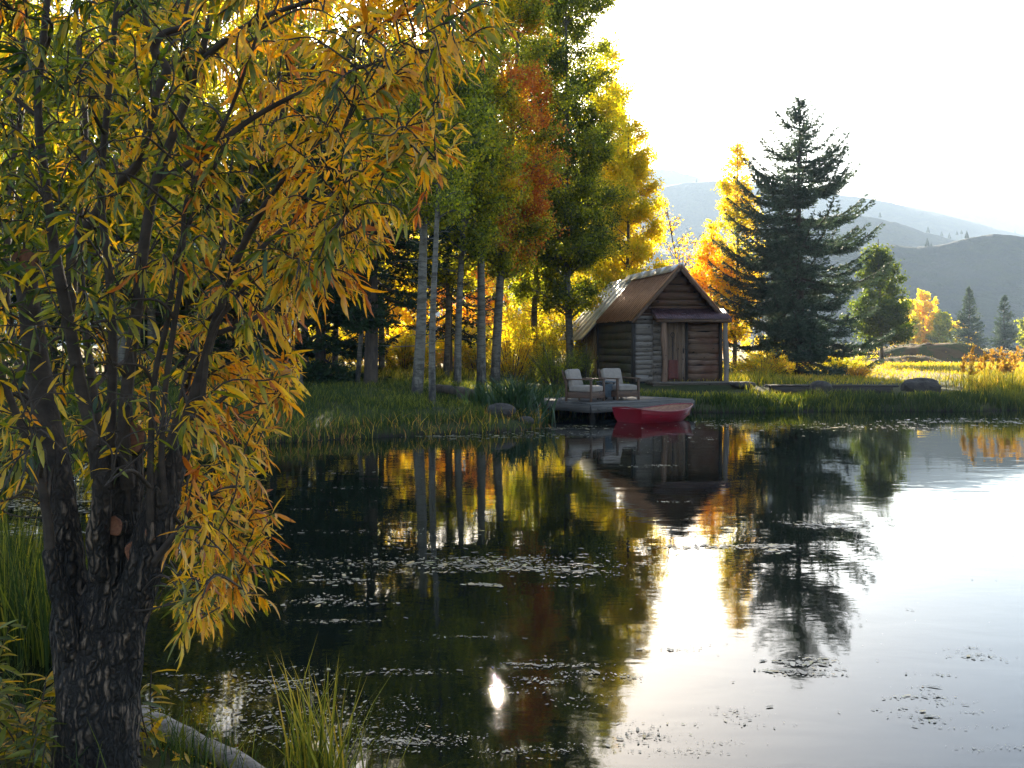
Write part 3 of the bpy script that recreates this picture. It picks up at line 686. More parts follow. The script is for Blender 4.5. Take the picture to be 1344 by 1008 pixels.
# the grove: (label, px base, D, H, lean, r0, crown0, prof, tint, seed, nleaf, leaf, nb)
GA = 'aspens in the grove on the left bank'
def grove_orange(lp, t, r):
    side = sstep(lp[:,0]+(vn(lp, .8, 6)-.5)*1.6, .3, .9)*sstep(vn(lp, .85, 15)+.25*r.normal(size=len(lp))*.3, .36, .52)
    return t+.05+side*.62
def grove_rim(lp, t, r):
    side = sstep(lp[:,0]+(vn(lp, .9, 6)-.5)*2.0, .9, 1.5)*sstep(vn(lp, .9, 16), .35, .55)
    return t+side*.34
GR = [
 ('broad trunked pale aspen with grey bark near the water, left of the thin one', 546, 25.8, 10.6, .3, .16, 4.6, [.9,1.6,1.8,1.5,1.1,.5], (.44,.20), 31, 12000, .085, 52, None),
 ('thinnest white aspen, bare pole nearest the water', 568, 23.4, 10.0, .35, .09, 4.6, [.6,1.0,1.2,1.0,.7,.3], (.36,.18), 32, 5000, .08, 36, None),
 ('slim grey aspen behind the fallen log', 601, 30.0, 11.0, .3, .125, 4.0, [1.0,1.6,1.8,1.6,1.1,.5], (.46,.2), 33, 12000, .085, 52, None),
 ('left stem of the close pair of aspens in the middle of the grove', 633, 31.0, 12.0, .1, .16, 4.4, [.9,1.5,1.7,1.5,1.1,.4], (.38,.18), 34, 15000, .085, 60, grove_orange),
 ('right stem of the close pair, with orange leaves down its side', 649, 32.3, 14.0, 1.0, .17, 3.6, [1.0,1.5,1.7,1.6,1.3,1.0,.4], (.36,.14), 35, 24000, .085, 76, grove_orange),
 ('tall full green aspen with a white trunk left of the cabin', 749, 36.5, 15.6, -.15, .15, 2.6, [1.4,1.9,1.9,1.8,1.7,1.5,1.5,1.4], (.33,.14), 36, 42000, .085, 120, grove_rim),
 ('green aspen between the orange sided one and the full one', 700, 39.0, 17.5, .3, .14, 3.0, [1.2,1.8,2.0,1.9,1.8,1.6,1.3], (.36,.16), 37, 26000, .09, 80, None),
 ('tall yellow green aspen on the outer edge of the grove by the cabin roof', 800, 43.0, 14.6, -.1, .14, 2.2, [1.1,1.6,1.8,1.6,1.2,.6], (.60,.13), 38, 26000, .095, 64, None),
 ('shorter golden aspen rising just left of the cabin roof', 820, 40.0, 10.6, .2, .10, 1.7, [.9,1.3,1.4,1.25,.9,.35], (.64,.10), 39, 18000, .09, 44, None),
 ('thin leaning aspen at the dark left side of the grove', 470, 30.0, 10.0, .5, .08, 5.5, [.6,1.0,1.2,.9,.4], (.4,.2), 40, 5000, .09, 30, None),
 ('aspen with a forked looking crown high behind the thin white one', 585, 37.0, 12.0, .2, .13, 3.4, [1.2,1.7,1.9,1.5,.7], (.46,.2), 43, 12000, .1, 50, None),
]
for (lb, px, D, H, lean, r0, c0, prof, tint, seed, nl, lf, nb, tf) in GR:
    aspen(lb, (gx_(px,D), D), H, lean, r0, c0, prof, tint, seed, nleaf=int(nl*2.4), leaf=lf*.98, nb=nb, tfun=tf, group=GA)
for k,(px,D,H,R,tm,lb) in enumerate([(510,48,6.5,1.6,.70,'golden backlit tree behind the dark spruce trunk'),(560,52,7.0,2.0,.66,'golden backlit tree seen between the two palest aspen trunks'),
        (615,50,6.0,1.7,.84,'orange backlit tree seen behind the slim grey aspen'),(668,54,8.0,2.2,.62,'yellow tree glowing behind the close pair of aspens'),
        (450,55,7.0,2.0,.6,'yellow green tree deep behind the left end of the grove'),(720,56,9.0,2.4,.62,'yellow tree glowing behind the full green aspen')]):
    aspen(lb, (gx_(px,D), D), H, 0, .10, .7, [R*.9,R,R*.95,R*.75,R*.3], (tm,.12), 400+k, nleaf=11000, leaf=.15, nb=46, up=.6, group='backlit golden trees behind the grove')
# dark conifers on the left
GC = 'dark spruces at the left back of the grove'
conifer('dark spruce with a thick black trunk at the left of the grove', (gx_(487,29.5), 29.5), 12.5, 2.6, [.8,1,.95,.85,.7,.5,.3,.05], 51, .22, z0=2.2, whorls=26, per=6, mat='darkneedle', dens=.6, tuft=.16, group=GC, gap=.15)
conifer('dark spruce behind the grey aspen trunk with thin bare lower limbs', (gx_(590,40), 40), 11.0, 2.6, [.9,1,.95,.85,.7,.5,.3,.05], 52, .17, z0=2.0, whorls=20, per=6, mat='darkneedle', dens=.5, tuft=.17, group=GC, gap=.25)
conifer('dense dark spruce low to the ground beside the willow crown', (gx_(420,31), 31), 9.0, 2.4, [1,1,.95,.85,.7,.5,.3,.05], 53, .18, z0=.4, whorls=24, per=8, mat='darkneedle', dens=.7, tuft=.16, group=GC)
conifer('dark spruce seen through the middle of the willow crown', (gx_(250,36), 36), 13.0, 3.0, [1,1,.95,.85,.7,.5,.3,.05], 54, .2, z0=.6, whorls=24, per=7, mat='darkneedle', dens=.5, tuft=.2, group=GC)
conifer('dark spruce seen through the left side of the willow crown', (gx_(60,33), 33), 12.0, 3.0, [1,1,.95,.85,.7,.5,.3,.05], 55, .2, z0=.6, whorls=22, per=7, mat='darkneedle', dens=.5, tuft=.2, group=GC)
for k,(px,D,H,R,tm,lb) in enumerate([(300,40,17,3.0,.55,'tall yellowing aspen above the house behind the willow'),(70,38,17,3.2,.5,'tall green aspen behind the upper left of the willow crown'),(200,32,15,2.6,.5,'tall aspen just left of the house roof behind the willow'),(500,42,15,2.6,.6,'tall golden aspen behind the right edge of the willow crown'),(400,36,15,2.6,.5,'tall green aspen behind the upper right of the willow crown'),(-120,32,14,2.8,.5,'aspen beyond the left frame edge'),(360,34,12.5,2.2,.4,'green aspen seen through the right part of the willow crown'),(160,30,12,2.3,.42,'green aspen seen behind the centre of the willow crown'),
        (-20,28,11.5,2.4,.45,'green aspen seen behind the willow at the left frame edge'),(440,44,14,2.6,.5,'yellow green aspen high behind the tip of the willow crown')]):
    aspen(lb, (gx_(px,D), D), H, .2, .14, 3.0, [R*.8,R,R,R*.8,R*.4], (tm,.18), 500+k, nleaf=24000, leaf=.15, nb=70, group='aspens behind the willow')

# shrubs
bush('glowing golden willow shrub beneath the grove', (gx_(672,36), 36), 1.3, 2.1, 9000, (.66,.10), 61, leaf=.085, wl=.3)
bush('tall yellow shrub between the white trunk and the grove', (gx_(712,38), 38), 1.3, 2.7, 9000, (.58,.12), 62, leaf=.085, wl=.35)
bush('feathery green bush at the foot of the white trunk', (gx_(730,31), 31), .95, 1.35, 8000, (.36,.08), 63, leaf=.08, wl=.16)
bush('small green conical bush beside the cabin wall', (gx_(768,31.5), 31.5), .4, 1.25, 3500, (.28,.08), 64, leaf=.07, wl=.2)
bush('yellow shrub against the boards of the rear cabin', (gx_(752,37.5), 37.5), 1.0, 2.3, 6000, (.56,.12), 65, leaf=.085, wl=.35)
bush('low golden brush under the left of the blue spruce', (gx_(1000,37), 37), 1.4, .8, 7000, (.66,.14), 66, leaf=.08, wl=.3)
bush('ochre undergrowth behind the blue spruce trunk', (gx_(1020,44), 44), 2.2, 1.9, 7000, (.62,.14), 67, leaf=.10, wl=.4)
bush('green and yellow brush right of the blue spruce trunk', (gx_(1110,43), 43), 1.6, 1.0, 6000, (.5,.14), 68, leaf=.09, wl=.3)
bush('low red orange bush beneath the blue spruce skirt', (gx_(1126,36.5), 36.5), .5, .4, 1500, (.9,.06), 69, leaf=.06, wl=.4)

for k,(px,D,R,H,tm,lb) in enumerate([(420,46,2.0,2.2,.60,'golden thicket in the deep shade gap at the left of the grove'),(480,50,2.2,2.6,.64,'golden thicket behind the black spruce trunk'),(530,44,1.8,2.0,.62,'bright yellow bush between the black trunk and the broad pale aspen'),
    (585,47,2.0,2.8,.68,'orange gold bush right behind the thin white aspen'),(628,43,1.5,2.0,.60,'yellow green bush behind the close pair of aspens'),(655,47,1.8,2.8,.66,'golden bush at the right of the close pair of aspens'),(700,52,2.4,3.4,.62,'tall yellow thicket far behind the golden shrub')]):
    bush(lb, (gx_(px,D), D), R, H, 9000, (tm,.10), 640+k, leaf=.12, wl=.5, group='golden bushes behind the grove')
# conifers standing on the ridges
def ridge_tree(k, px, py, D, H):
    x, y, z = P(px, py, D); r = np.random.default_rng(900+k)
    root = tag(bpy.data.objects.new('pine_tree', None), 'tiny pine on a distant ridge line', 'tree', 'pines on the distant ridges'); COL.objects.link(root)
    root.location = (x, y, z-H*.18)
    H = H*.55
    V, Q = tubes([(np.array([[0,0,-2.],[0,0,H]]), np.array([H*.02,.02]))], 6); mk('trunk', V, [Q], M['bark_dark'], root)
    N = 800; t = r.uniform(.12,1,N)**.8; a = r.uniform(0,6.28,N); R = H*.22*(1-t)**.8*np.sqrt(r.uniform(.1,1,N))
    pos = np.stack([np.cos(a)*R, np.sin(a)*R, t*H], -1); d = unit(np.stack([np.cos(a), np.sin(a), r.uniform(-.5,.4,N)], -1))
    V, Q = quad_leaves(pos, d, rand_unit(N, r), H*.10*(1.15-t), H*.09*(1.15-t)); mk('crown', V, [Q], M['darkneedle'], root, attrs={'tint': np.repeat(r.uniform(0,1,N), 4)})
for k,(px,py,D,H) in enumerate([(1217,321,300,5.5),(1269,311,300,5.2),(1222,323,301,3),(1155,284,500,6),(1218,304,500,7),(1236,309,500,6),(1246,312,500,7),(1256,307,502,5),(1262,306,504,5),
        (1137,258,800,8),(1148,259,800,8),(866,250,800,10),(858,252,800,9),(914,238,800,7),(848,344,300,3),(1332,305,800,6),(1205,276,800,5)]):
    ridge_tree(k, px, py, D, H)
# ------------------------------------------------------------------ box builder with wood-grain coordinates
class MB:
    def __init__(s, seed=1):
        s.V = []; s.Q = []; s.G = []; s.T = []; s.n = 0; s.r = np.random.default_rng(seed)
    def box(s, c, ax, size, tint=None, jit=0.0, seg=1, wany=0.0):
        """c centre, ax rows = (length, width, thickness) unit vectors, size (l,w,t); seg splits the length so edges can waver"""
        ax = np.asarray(ax, float); l, w_, t = size
        u = np.linspace(-.5, .5, seg+1); K = seg+1
        wl = s.r.normal(0, wany, K); wr = s.r.normal(0, wany, K)
        P_ = []
        for k in range(K):
            for (a, b) in ((-1,-1),(1,-1),(1,1),(-1,1)):
                P_.append((u[k]*l, a*w_*.5+(wl[k] if a < 0 else wr[k]), b*t*.5))
        P_ = np.array(P_)
        s.V.append(np.asarray(c)+P_@ax+s.r.normal(0, jit, P_.shape))
        off = s.r.uniform(0, 40, 3); s.G.append(P_+off)
        s.T.append(np.full(len(P_), s.r.uniform(.2,.8) if tint is None else tint))
        b = s.n
        for k in range(seg):
            for j in range(4):
                q = (j+1) % 4; s.Q.append([b+k*4+j, b+k*4+q, b+k*4+4+q, b+k*4+4+j])
        s.Q.append([b+3, b+2, b+1, b]); e = b+seg*4; s.Q.append([e, e+1, e+2, e+3])
        s.n += len(P_)
    def tube(s, p, r, n=8, tint=.5, lump=0.0):
        V, Q = tubes([(p, r)], n)
        c = np.repeat(np.asarray(p, float), n, 0); V = c+(V-c)*(1+s.r.normal(0, lump, (len(V),1)))
        s.V.append(V); s.G.append(V[:,[2,0,1]]+s.r.uniform(0,30,3)); s.T.append(np.full(len(V), tint)); s.Q += (Q+s.n).tolist(); s.n += len(V)
    def poly(s, V, Q, tint=.5):
        V = np.asarray(V, float); s.V.append(V); s.G.append(V.copy()); s.T.append(np.full(len(V), tint)); s.Q += (np.asarray(Q)+s.n).tolist(); s.n += len(V)
    def build(s, name, mat, parent=None, smooth=False, bevel=0.0):
        o = mk(name, np.concatenate(s.V), [np.array(s.Q)], mat, parent, attrs={'grain': np.concatenate(s.G), 'tint': np.concatenate(s.T)}, smooth=smooth)
        if bevel:
            b = o.modifiers.new('bevel', 'BEVEL'); b.width = bevel; b.segments = 2; b.limit_method = 'ANGLE'
        return o
XA, YA, ZA = np.eye(3)
AX = lambda a, b, c: np.array([a, b, c], float)
def rbox(c, ax, size, r, n=7):
    """rounded box as V, quads"""
    u = np.linspace(-1, 1, n); V = []; Q = []; off = 0; h = np.array(size)/2-r
    for a in range(3):
        for sg in (-1, 1):
            A, B = np.meshgrid(u, u); p = np.zeros((n*n,3)); p[:,a] = sg; p[:,(a+1)%3] = A.ravel(); p[:,(a+2)%3] = B.ravel()
            q = p*(np.array(size)/2); core = np.clip(q, -h, h); d = q-core
            V.append(core+unit(d+p*1e-6)*r)
            i = (np.arange(n-1)[:,None]*n+np.arange(n-1)[None,:]).ravel()+off
            f = np.stack([i, i+1, i+n+1, i+n], -1)
            Q.append(f if sg > 0 else f[:,::-1]); off += n*n
    V = np.concatenate(V); return np.asarray(c)+V@np.asarray(ax, float), np.concatenate(Q)

# ------------------------------------------------------------------ the cabin
YAW = math.radians(10.9)
c0 = P(832, 505, 31.1); czz = .55
cab = thing('log_cabin', 'small weathered wooden cabin with a rusty gable roof and a shallow porch', 'cabin', (c0[0], c0[1], czz), YAW)
W_, L1, L2 = 2.83, 3.9, 7.1; SL = 1.10; AP = 3.68; oh = .12
def roofz(x): return AP-abs(x-W_/2)*SL
TH = .05
def planks_wall(mb, x0, x1, z0, z1, plane, horiz=True, pw=.19, tints=(.2,.8), thick=.045, topf=None, seg=5, jl=.006, gap=.007, wany=.005):
    """plane: function(u, v, depth)->3D point in cabin space ; returns boards"""
    O = plane(0,0,0); U = plane(1,0,0)-O; Vv = plane(0,1,0)-O; N = plane(0,0,1)-O
    if horiz:
        z = z0
        while z < z1-.02:
            h = min(pw*mb.r.uniform(.75,1.3), z1-z)
            a, b = x0, x1
            if topf: a, b = topf(z+h*.5)
            if b-a > .05: mb.box(plane((a+b)/2, z+h/2, thick/2+mb.r.uniform(-.006,.010)), AX(U, Vv, N), (b-a, h-gap, thick), mb.r.uniform(*tints), 0, seg, wany)
            z += h
    else:
        x = x0
        while x < x1-.02:
            h = min(pw*mb.r.uniform(.8,1.25), x1-x)
            zt = topf(x+h/2) if topf else z1
            mb.box(plane(x+h/2, (z0+zt)/2, thick/2+mb.r.uniform(-.005,.008)), AX(Vv, U, N), (zt-z0, h-gap*.7, thick), mb.r.uniform(*tints), 0, seg, wany*.5)
            x += h
front = lambda u, v, d: np.array([u, -d, v])
left = lambda u, v, d: np.array([-d, u, v])
right = lambda u, v, d: np.array([W_+d, u, v])
back = lambda u, v, d: np.array([u, L2+d, v])
EV = 2.10
core = MB(2)
gv = [(.02,.02,0),(W_-.02,.02,0),(W_-.02,.02,EV-.05),(W_/2,.02,AP-.12),(.02,.02,EV-.05)]
gv += [(x, L2-.02, z) for x, y, z in gv]
core.poly(gv, [[0,1,6,5],[1,2,7,6],[4,0,5,9],[2,3,8,7],[3,4,9,8]]); 
me_ = core.build('wall_core', M['dark_wood'], cab); core2 = None
b_ = MB(3); b_.poly(gv[:5], [[0,1,2,3],[0,3,4,4]][:1]); b_.poly([gv[0],gv[3],gv[4]], np.zeros((0,4),int)) if False else None
mb = MB(4)
planks_wall(mb, 0, .60, .05, 2.2, front, tints=(.5,.95), pw=.16)                     # pale bare boards left of the porch
planks_wall(mb, .60, .93, .05, 2.0, front, tints=(.3,.65))
fw = mb.build('front_wall', M['grey_wood'], cab)
mb = MB(5); planks_wall(mb, 1.74, W_, .05, 2.0, front, tints=(.25,.8), pw=.22, wany=.014)
mb.build('front_wall', M['log_wood'], cab)
mb = MB(6)
planks_wall(mb, 0, W_, 1.98, AP-.1, front, tints=(.12,.42), pw=.2, thick=.05, topf=lambda z: (max(.0, W_/2-(AP-z-.08)/SL), min(W_, W_/2+(AP-z-.08)/SL)))
mb.build('gable', M['log_wood'], cab)
mb = MB(7); planks_wall(mb, .0, L1, .05, 2.1, left, tints=(.3,.8), pw=.24); mb.build('side_wall', M['side_wood'], cab)
mb = MB(8); planks_wall(mb, .0, L1, .05, 2.1, right, tints=(.3,.8), pw=.24); planks_wall(mb, L1, L2, .05, 2.1, right, tints=(.3,.8), pw=.24); mb.build('side_wall', M['log_wood'], cab)
mb = MB(9); planks_wall(mb, 0, W_, .05, 3.4, back, tints=(.3,.8), horiz=False, topf=lambda x: roofz(x)-.12); mb.build('rear_wall', M['log_wood'], cab)
mb = MB(10); planks_wall(mb, L1+.05, L2, .05, 2.05, left, tints=(.35,.9), pw=.28, horiz=False, thick=.035); mb.build('rear_side_wall', M['bounce_lit_wood'], cab)
for (x, y) in ((-.03,-.03),(W_+.03,-.03),(-.03,L1+.02)):
    mb = MB(11); mb.box((x,y,1.06), AX(ZA,XA,YA), (2.1,.11,.11), .35); mb.build('corner_board', M['dark_wood'], cab)

def roof_slab(mbx, side, y0, y1, rib, oh_, lift=0.0, thick=.03, ribh=.035):
    """one slope with raised ribs running from ridge to eave"""
    sgn = -1 if side == 'l' else 1
    eave_x = W_/2+sgn*(W_/2+oh_); top = np.array([W_/2, 0, AP+lift]); eav = np.array([eave_x, 0, AP+lift-(W_/2+oh_)*SL])
    d = eav-top; L = np.linalg.norm(d); d /= L; nrm = np.cross(YA, d)*(-sgn); nrm = nrm if nrm[2] > 0 else -nrm
    mid = (top+eav)/2+np.array([0,(y0+y1)/2,0])
    y = y0
    while y < y1-.01:
        w_ = min(rib, y1-y)
        dz = mbx.r.uniform(-.004,.006)
        mbx.box((top+eav)/2+np.array([0,y+w_/2,0])+nrm*(thick/2+dz)+d*mbx.r.uniform(-.03,.03), AX(d, YA, nrm), (L, w_-.003, thick), mbx.r.uniform(.2,.8))
        mbx.box((top+eav)/2+np.array([0,y,0])+nrm*(thick+ribh/2), AX(d, YA, nrm), (L, .035, ribh), .5)
        y += w_
mb = MB(12); roof_slab(mb, 'l', -.32, L1, .24, .14); roof_slab(mb, 'r', -.32, L1, .24, .14)
rf = mb.build('roof', M['rust'], cab)
mb = MB(13)
for sgn in (-1, 1):
    d = np.array([sgn, 0, -SL]); d /= np.linalg.norm(d); nrm = np.array([sgn*SL, 0, 1.0]); nrm /= np.linalg.norm(nrm)
    y = -.34
    while y < L1:
        w_ = 1.05; mb.box(np.array([W_/2, y+w_/2, AP])+d*.16+nrm*(.083+mb.r.uniform(0,.01)), AX(YA, d, nrm), (w_+.02, .34, .012), .5); y += w_
mb.build('ridge_cap', M['tin'], rf)
mb = MB(14)                                                                            # rake boards
for sgn in (-1, 1):
    top = np.array([W_/2, -.33, AP-.06]); eav = np.array([W_/2+sgn*(W_/2+.14), -.33, AP-.06-(W_/2+.14)*SL]); d = unit(eav-top); nrm = np.cross(d, YA)
    mb.box((top+eav)/2+d*.0, AX(d, nrm, YA), (np.linalg.norm(eav-top)+.02, .10, .035), .45, 0, 6, .004)
mb.build('rake_board', M['log_wood'], rf)
for sgn in (-1, 1):
    mb = MB(15); x = W_/2+sgn*(W_/2+.09); mb.box((x, L1/2-.15, AP-(W_/2+.09)*SL-.07), AX(YA, ZA, XA), (L1+.3,.11,.04), .3)
    mb.build('eave_board', M['dark_wood'], rf)
mb = MB(16); roof_slab(mb, 'l', L1+.01, L2+.3, .62, .62, -.05, ribh=.02); roof_slab(mb, 'r', L1+.01, L2+.3, .62, .14, -.05, ribh=.02)
mb.build('rear_roof', M['tin'], cab)
# porch roof
px0, px1 = .52, W_+.16; zt, zb, dp = 2.36, 2.02, .66
mb = MB(17); d = unit(np.array([0,-dp,zb-zt])); nrm = np.cross(XA, d); nrm = nrm if nrm[2] > 0 else -nrm; L = math.hypot(dp, zt-zb)
nx = 150; xs = np.linspace(px0, px1, nx); wv = .012*np.sin(xs*2*np.pi/.075)
V = []
for k, x in enumerate(xs):
    a = np.array([x, -.06, zt])+nrm*wv[k]; b = a+d*L; V += [a, b, b-nrm*.006, a-nrm*.006]
Q = []
for k in range(nx-1):
    o = k*4
    for j in range(4): Q.append([o+j, o+4+j, o+4+(j+1)%4, o+(j+1)%4])
mb.poly(V, Q); pr = mb.build('porch_roof', M['purple_tin'], cab)
mb = MB(18); mb.box(((px0+px1)/2, -dp+.04, zb-.06), AX(XA, ZA, YA), (px1-px0,.10,.10), .55, 0, 6, .004)
for x in (px0+.05, px1-.08): mb.box((x, -dp/2, (zt+zb)/2-.09), AX(-d, nrm, XA), (L,.07,.05), .5)
mb.build('porch_beam', M['log_wood'], cab)
for x, r0, mt in ((.80,.085,'post_wood'),(W_+.0,.085,'grey_wood')):
    mb = MB(int(x*10)+20); zz = np.linspace(0, 1.93, 12); p = np.stack([x+.02*np.sin(zz*3), np.full(12, -dp+.10)+.01*np.cos(zz*4), zz], -1)
    mb.tube(p, np.full(12, r0)*(1+.12*np.sin(zz*5+x)), 10, .7, .06); mb.build('post', M[mt], cab, smooth=True)
# door
mb = MB(30); planks_wall(mb, .98, 1.68, .06, 1.93, lambda u, v, dd: np.array([u, -.03-dd, v]), tints=(.35,.75), horiz=False, pw=.15, thick=.035)
dr = mb.build('door', M['door_wood'], cab)
mb = MB(31)
for x in (.95, 1.715): mb.box((x, -.05, 1.0), AX(ZA, XA, YA), (2.0,.07,.09), .3)
mb.box((1.33, -.05, 1.97), AX(XA, ZA, YA), (.84,.07,.09), .3); mb.build('door_frame', M['dark_wood'], cab)
mb = MB(32); mb.box((1.61, -.085, 1.02), AX(ZA, XA, YA), (.16,.03,.02), .5); mb.tube(np.array([[1.61,-.09,.95],[1.61,-.13,.98],[1.61,-.13,1.06],[1.61,-.09,1.09]]), np.full(4,.009), 6); mb.build('handle', M['iron'], dr)
# step
mb = MB(33)
for k in range(5): mb.box((1.75, -.10-dp-.16*k+.42, .035), AX(XA, YA, ZA), (2.95,.15,.05), None, 0, 5, .003)
mb.box((1.75, -dp-.31, -.10), AX(XA, ZA, YA), (2.9,.20,.05), .5); mb.box((.45, -.55, -.05), AX(YA, ZA, XA), (.5,.3,.25), .2)
mb.build('step', M['grey_wood'], cab)
mb = MB(34); mb.box((W_/2, L2/2, -.02), AX(XA, YA, ZA), (W_-.04, L2-.04, .14), .3); mb.build('sill_beam', M['dark_wood'], cab)
# shovel hanging on the door
sx, sy = 1.24, -.105
cs, sn = math.cos(YAW), math.sin(YAW)
sh = thing('shovel', 'old red bladed scoop shovel hanging blade down on the cabin door', 'shovel', (c0[0]+cs*sx-sn*sy, c0[1]+sn*sx+cs*sy, czz+.12), YAW)
mb = MB(35); mb.tube(np.array([[0,0,.62],[0,-.012,.9],[0,0,1.32]]), np.array([.017,.016,.016]), 8)
th = np.linspace(0, 2*np.pi, 15); mb.tube(np.stack([.062*np.sin(th), np.zeros(15), 1.40-.075*np.cos(th)], -1), np.full(15,.013), 6); mb.build('handle', M['iron'], sh, smooth=True)
V = []; nu, nv = 9, 12
for j in range(nv):
    for i in range(nu):
        u = i/(nu-1)*2-1; v = j/(nv-1); w_ = .165*(1-.12*v**3)*(1 if v > .06 else .97)
        V.append((u*w_, -.015-.035*(1-u*u)*(1-v*.3)*-1-.05*abs(u)**3, v*.62))
Vb = [(x, y+.006, z) for x, y, z in V]; Q = []; n_ = nu*nv
for j in range(nv-1):
    for i in range(nu-1):
        a = j*nu+i; Q += [[a,a+1,a+nu+1,a+nu],[a+n_+nu,a+n_+nu+1,a+n_+1,a+n_]]
for i in range(nu-1): Q += [[i, i+n_, i+1+n_, i+1], [(nv-1)*nu+i, (nv-1)*nu+i+1, (nv-1)*nu+i+1+n_, (nv-1)*nu+i+n_]]
for j in range(nv-1): Q += [[j*nu, (j+1)*nu, (j+1)*nu+n_, j*nu+n_], [j*nu+nu-1, j*nu+nu-1+n_, (j+1)*nu+nu-1+n_, (j+1)*nu+nu-1]]
mk('scoop', np.array(V+Vb), [np.array(Q)], M['rusty_red'], sh, smooth=False)

# ------------------------------------------------------------------ dock
u = unit(np.array([2.66,1.9,0])); v = np.array([-u[1], u[0], 0]); Cn = np.array([1.82,22.8,0])
dock = thing('dock', 'low grey plank dock reaching over the pond from the bank', 'dock', (Cn[0], Cn[1], 0), math.atan2(u[1], u[0]))
mb = MB(40); k = 0; y = 0
while y < 2.5: mb.box((1.65, y+.068, .378+mb.r.uniform(-.002,.002)), AX(XA, YA, ZA), (3.34+mb.r.uniform(-.02,.03), .13, .035), mb.r.uniform(.3,1), 0, 6, .002); y += .138
mb.build('deck', M['dock_wood'], dock)
mb = MB(41)
mb.box((1.65, -.03, .27), AX(XA, ZA, YA), (3.34,.19,.045), .75, 0, 6, .003); mb.box((-.03, 1.25, .27), AX(YA, ZA, XA), (2.5,.19,.045), .45, 0, 6, .003)
mb.box((3.33, 1.25, .27), AX(YA, ZA, XA), (2.5,.19,.045), .45); mb.box((1.65, 2.5, .27), AX(XA, ZA, YA), (3.3,.17,.045), .4)
for yy in (.7,1.4,2.0): mb.box((1.65, yy, .27), AX(XA, ZA, YA), (3.25,.15,.05), .3)
mb.build('frame', M['dock_wood'], dock)
for (x, y) in ((.25,.25),(3.1,.25),(.25,2.2),(3.1,2.2),(1.7,.25)):
    mb = MB(int(x*10+y*7)); mb.tube(np.array([[x,y,-.8],[x,y,.19]]), np.array([.07,.07]), 10, .3); mb.build('post', M['dark_wood'], dock)
# ------------------------------------------------------------------ armchairs
DZ = .396
def chair(label, loc, yaw):
    """local -y is the facing direction"""
    t = thing('armchair', label, 'armchair', (*loc, DZ), yaw, group='armchairs on the dock'); t.scale = (.92,.92,.90)
    for sx_ in (-1, 1):
        mb = MB(50); mb.box((sx_*.36, -.36, .29), AX(ZA, XA, YA), (.58,.055,.055), .5); mb.build('leg', M['chair_wood'], t, bevel=.006)
        mb = MB(50); mb.box((sx_*.36, .36, .28), AX(ZA, XA, YA), (.56,.055,.05), .4); mb.build('leg', M['chair_wood'], t, bevel=.006)
        mb = MB(51); mb.box((sx_*.36, 0, .585), AX(YA, XA, ZA), (.84,.075,.032), .6); mb.build('armrest', M['chair_wood'], t, bevel=.008)
    mb = MB(52)
    mb.box((0, -.36, .17), AX(XA, ZA, YA), (.665,.16,.035), .5); mb.box((0, .34, .17), AX(XA, ZA, YA), (.665,.16,.035), .5)
    for sx_ in (-1, 1): mb.box((sx_*.35, 0, .17), AX(YA, ZA, XA), (.66,.16,.03), .5)
    for q in range(5): mb.box((-.26+q*.13, -.01, .235), AX(YA, XA, ZA), (.66,.07,.02), None)
    mb.build('seat_frame', M['chair_wood'], t, bevel=.005)
    bx = unit(np.array([0,.28,1.0])); bn = np.array([0,1.0,-.28])/math.hypot(1,.28)
    mb = MB(53)
    for sx_ in (-1, 1): mb.box(np.array([sx_*.315, .36, .30])+bx*.25, AX(bx, XA, bn), (.60,.045,.03), .5)
    for q in (0,.14,.28,.42): mb.box(np.array([0,.36,.34])+bx*q, AX(XA, bx, bn), (.60,.06,.018), None)
    mb.build('back_frame', M['chair_wood'], t, bevel=.004)
    V, Q = rbox((0,-.03,.33), AX(XA,YA,ZA), (.64,.70,.17), .05, 9); V[:,2] += .012*np.cos(V[:,0]*4)*np.cos(V[:,1]*4)
    mk('seat_cushion', V, [Q], M['cushion'], t, smooth=True)
    V, Q = rbox(np.array([0,.27,.40])+bx*.20, AX(XA, bx, bn), (.63,.52,.17), .06, 9)
    mk('back_cushion', V, [Q], M['cushion'], t, smooth=True)
def face(px, D, deg):
    return (gx_(px, D), D), math.radians(deg)
l, a = face(768, 23.75, 58); chair('cushioned wooden armchair on the dock, the left one turned side on', l, a)
l, a = face(813, 24.5, 33); chair('cushioned wooden armchair on the dock, the right one turned to the boat', l, a)
# small covered side table between the chairs
st = thing('side_table', 'small slate blue covered table standing between the two armchairs', 'side table', (gx_(795,24.35), 24.35, DZ), .6)
mb = MB(60); mb.box((0,0,.44), AX(XA,YA,ZA), (.36,.36,.03), .5); mb.build('table_top', M['slate'], st, bevel=.008)
for sx_ in (-1,1):
    for sy_ in (-1,1):
        mb = MB(61); mb.box((sx_*.14, sy_*.14, .21), AX(ZA,XA,YA), (.42,.035,.035), .5); mb.build('leg', M['iron'], st)
V, Q = rbox((0,0,.23), AX(XA,YA,ZA), (.33,.33,.34), .03, 6); mk('cover', V, [Q], M['slate'], st, smooth=True)

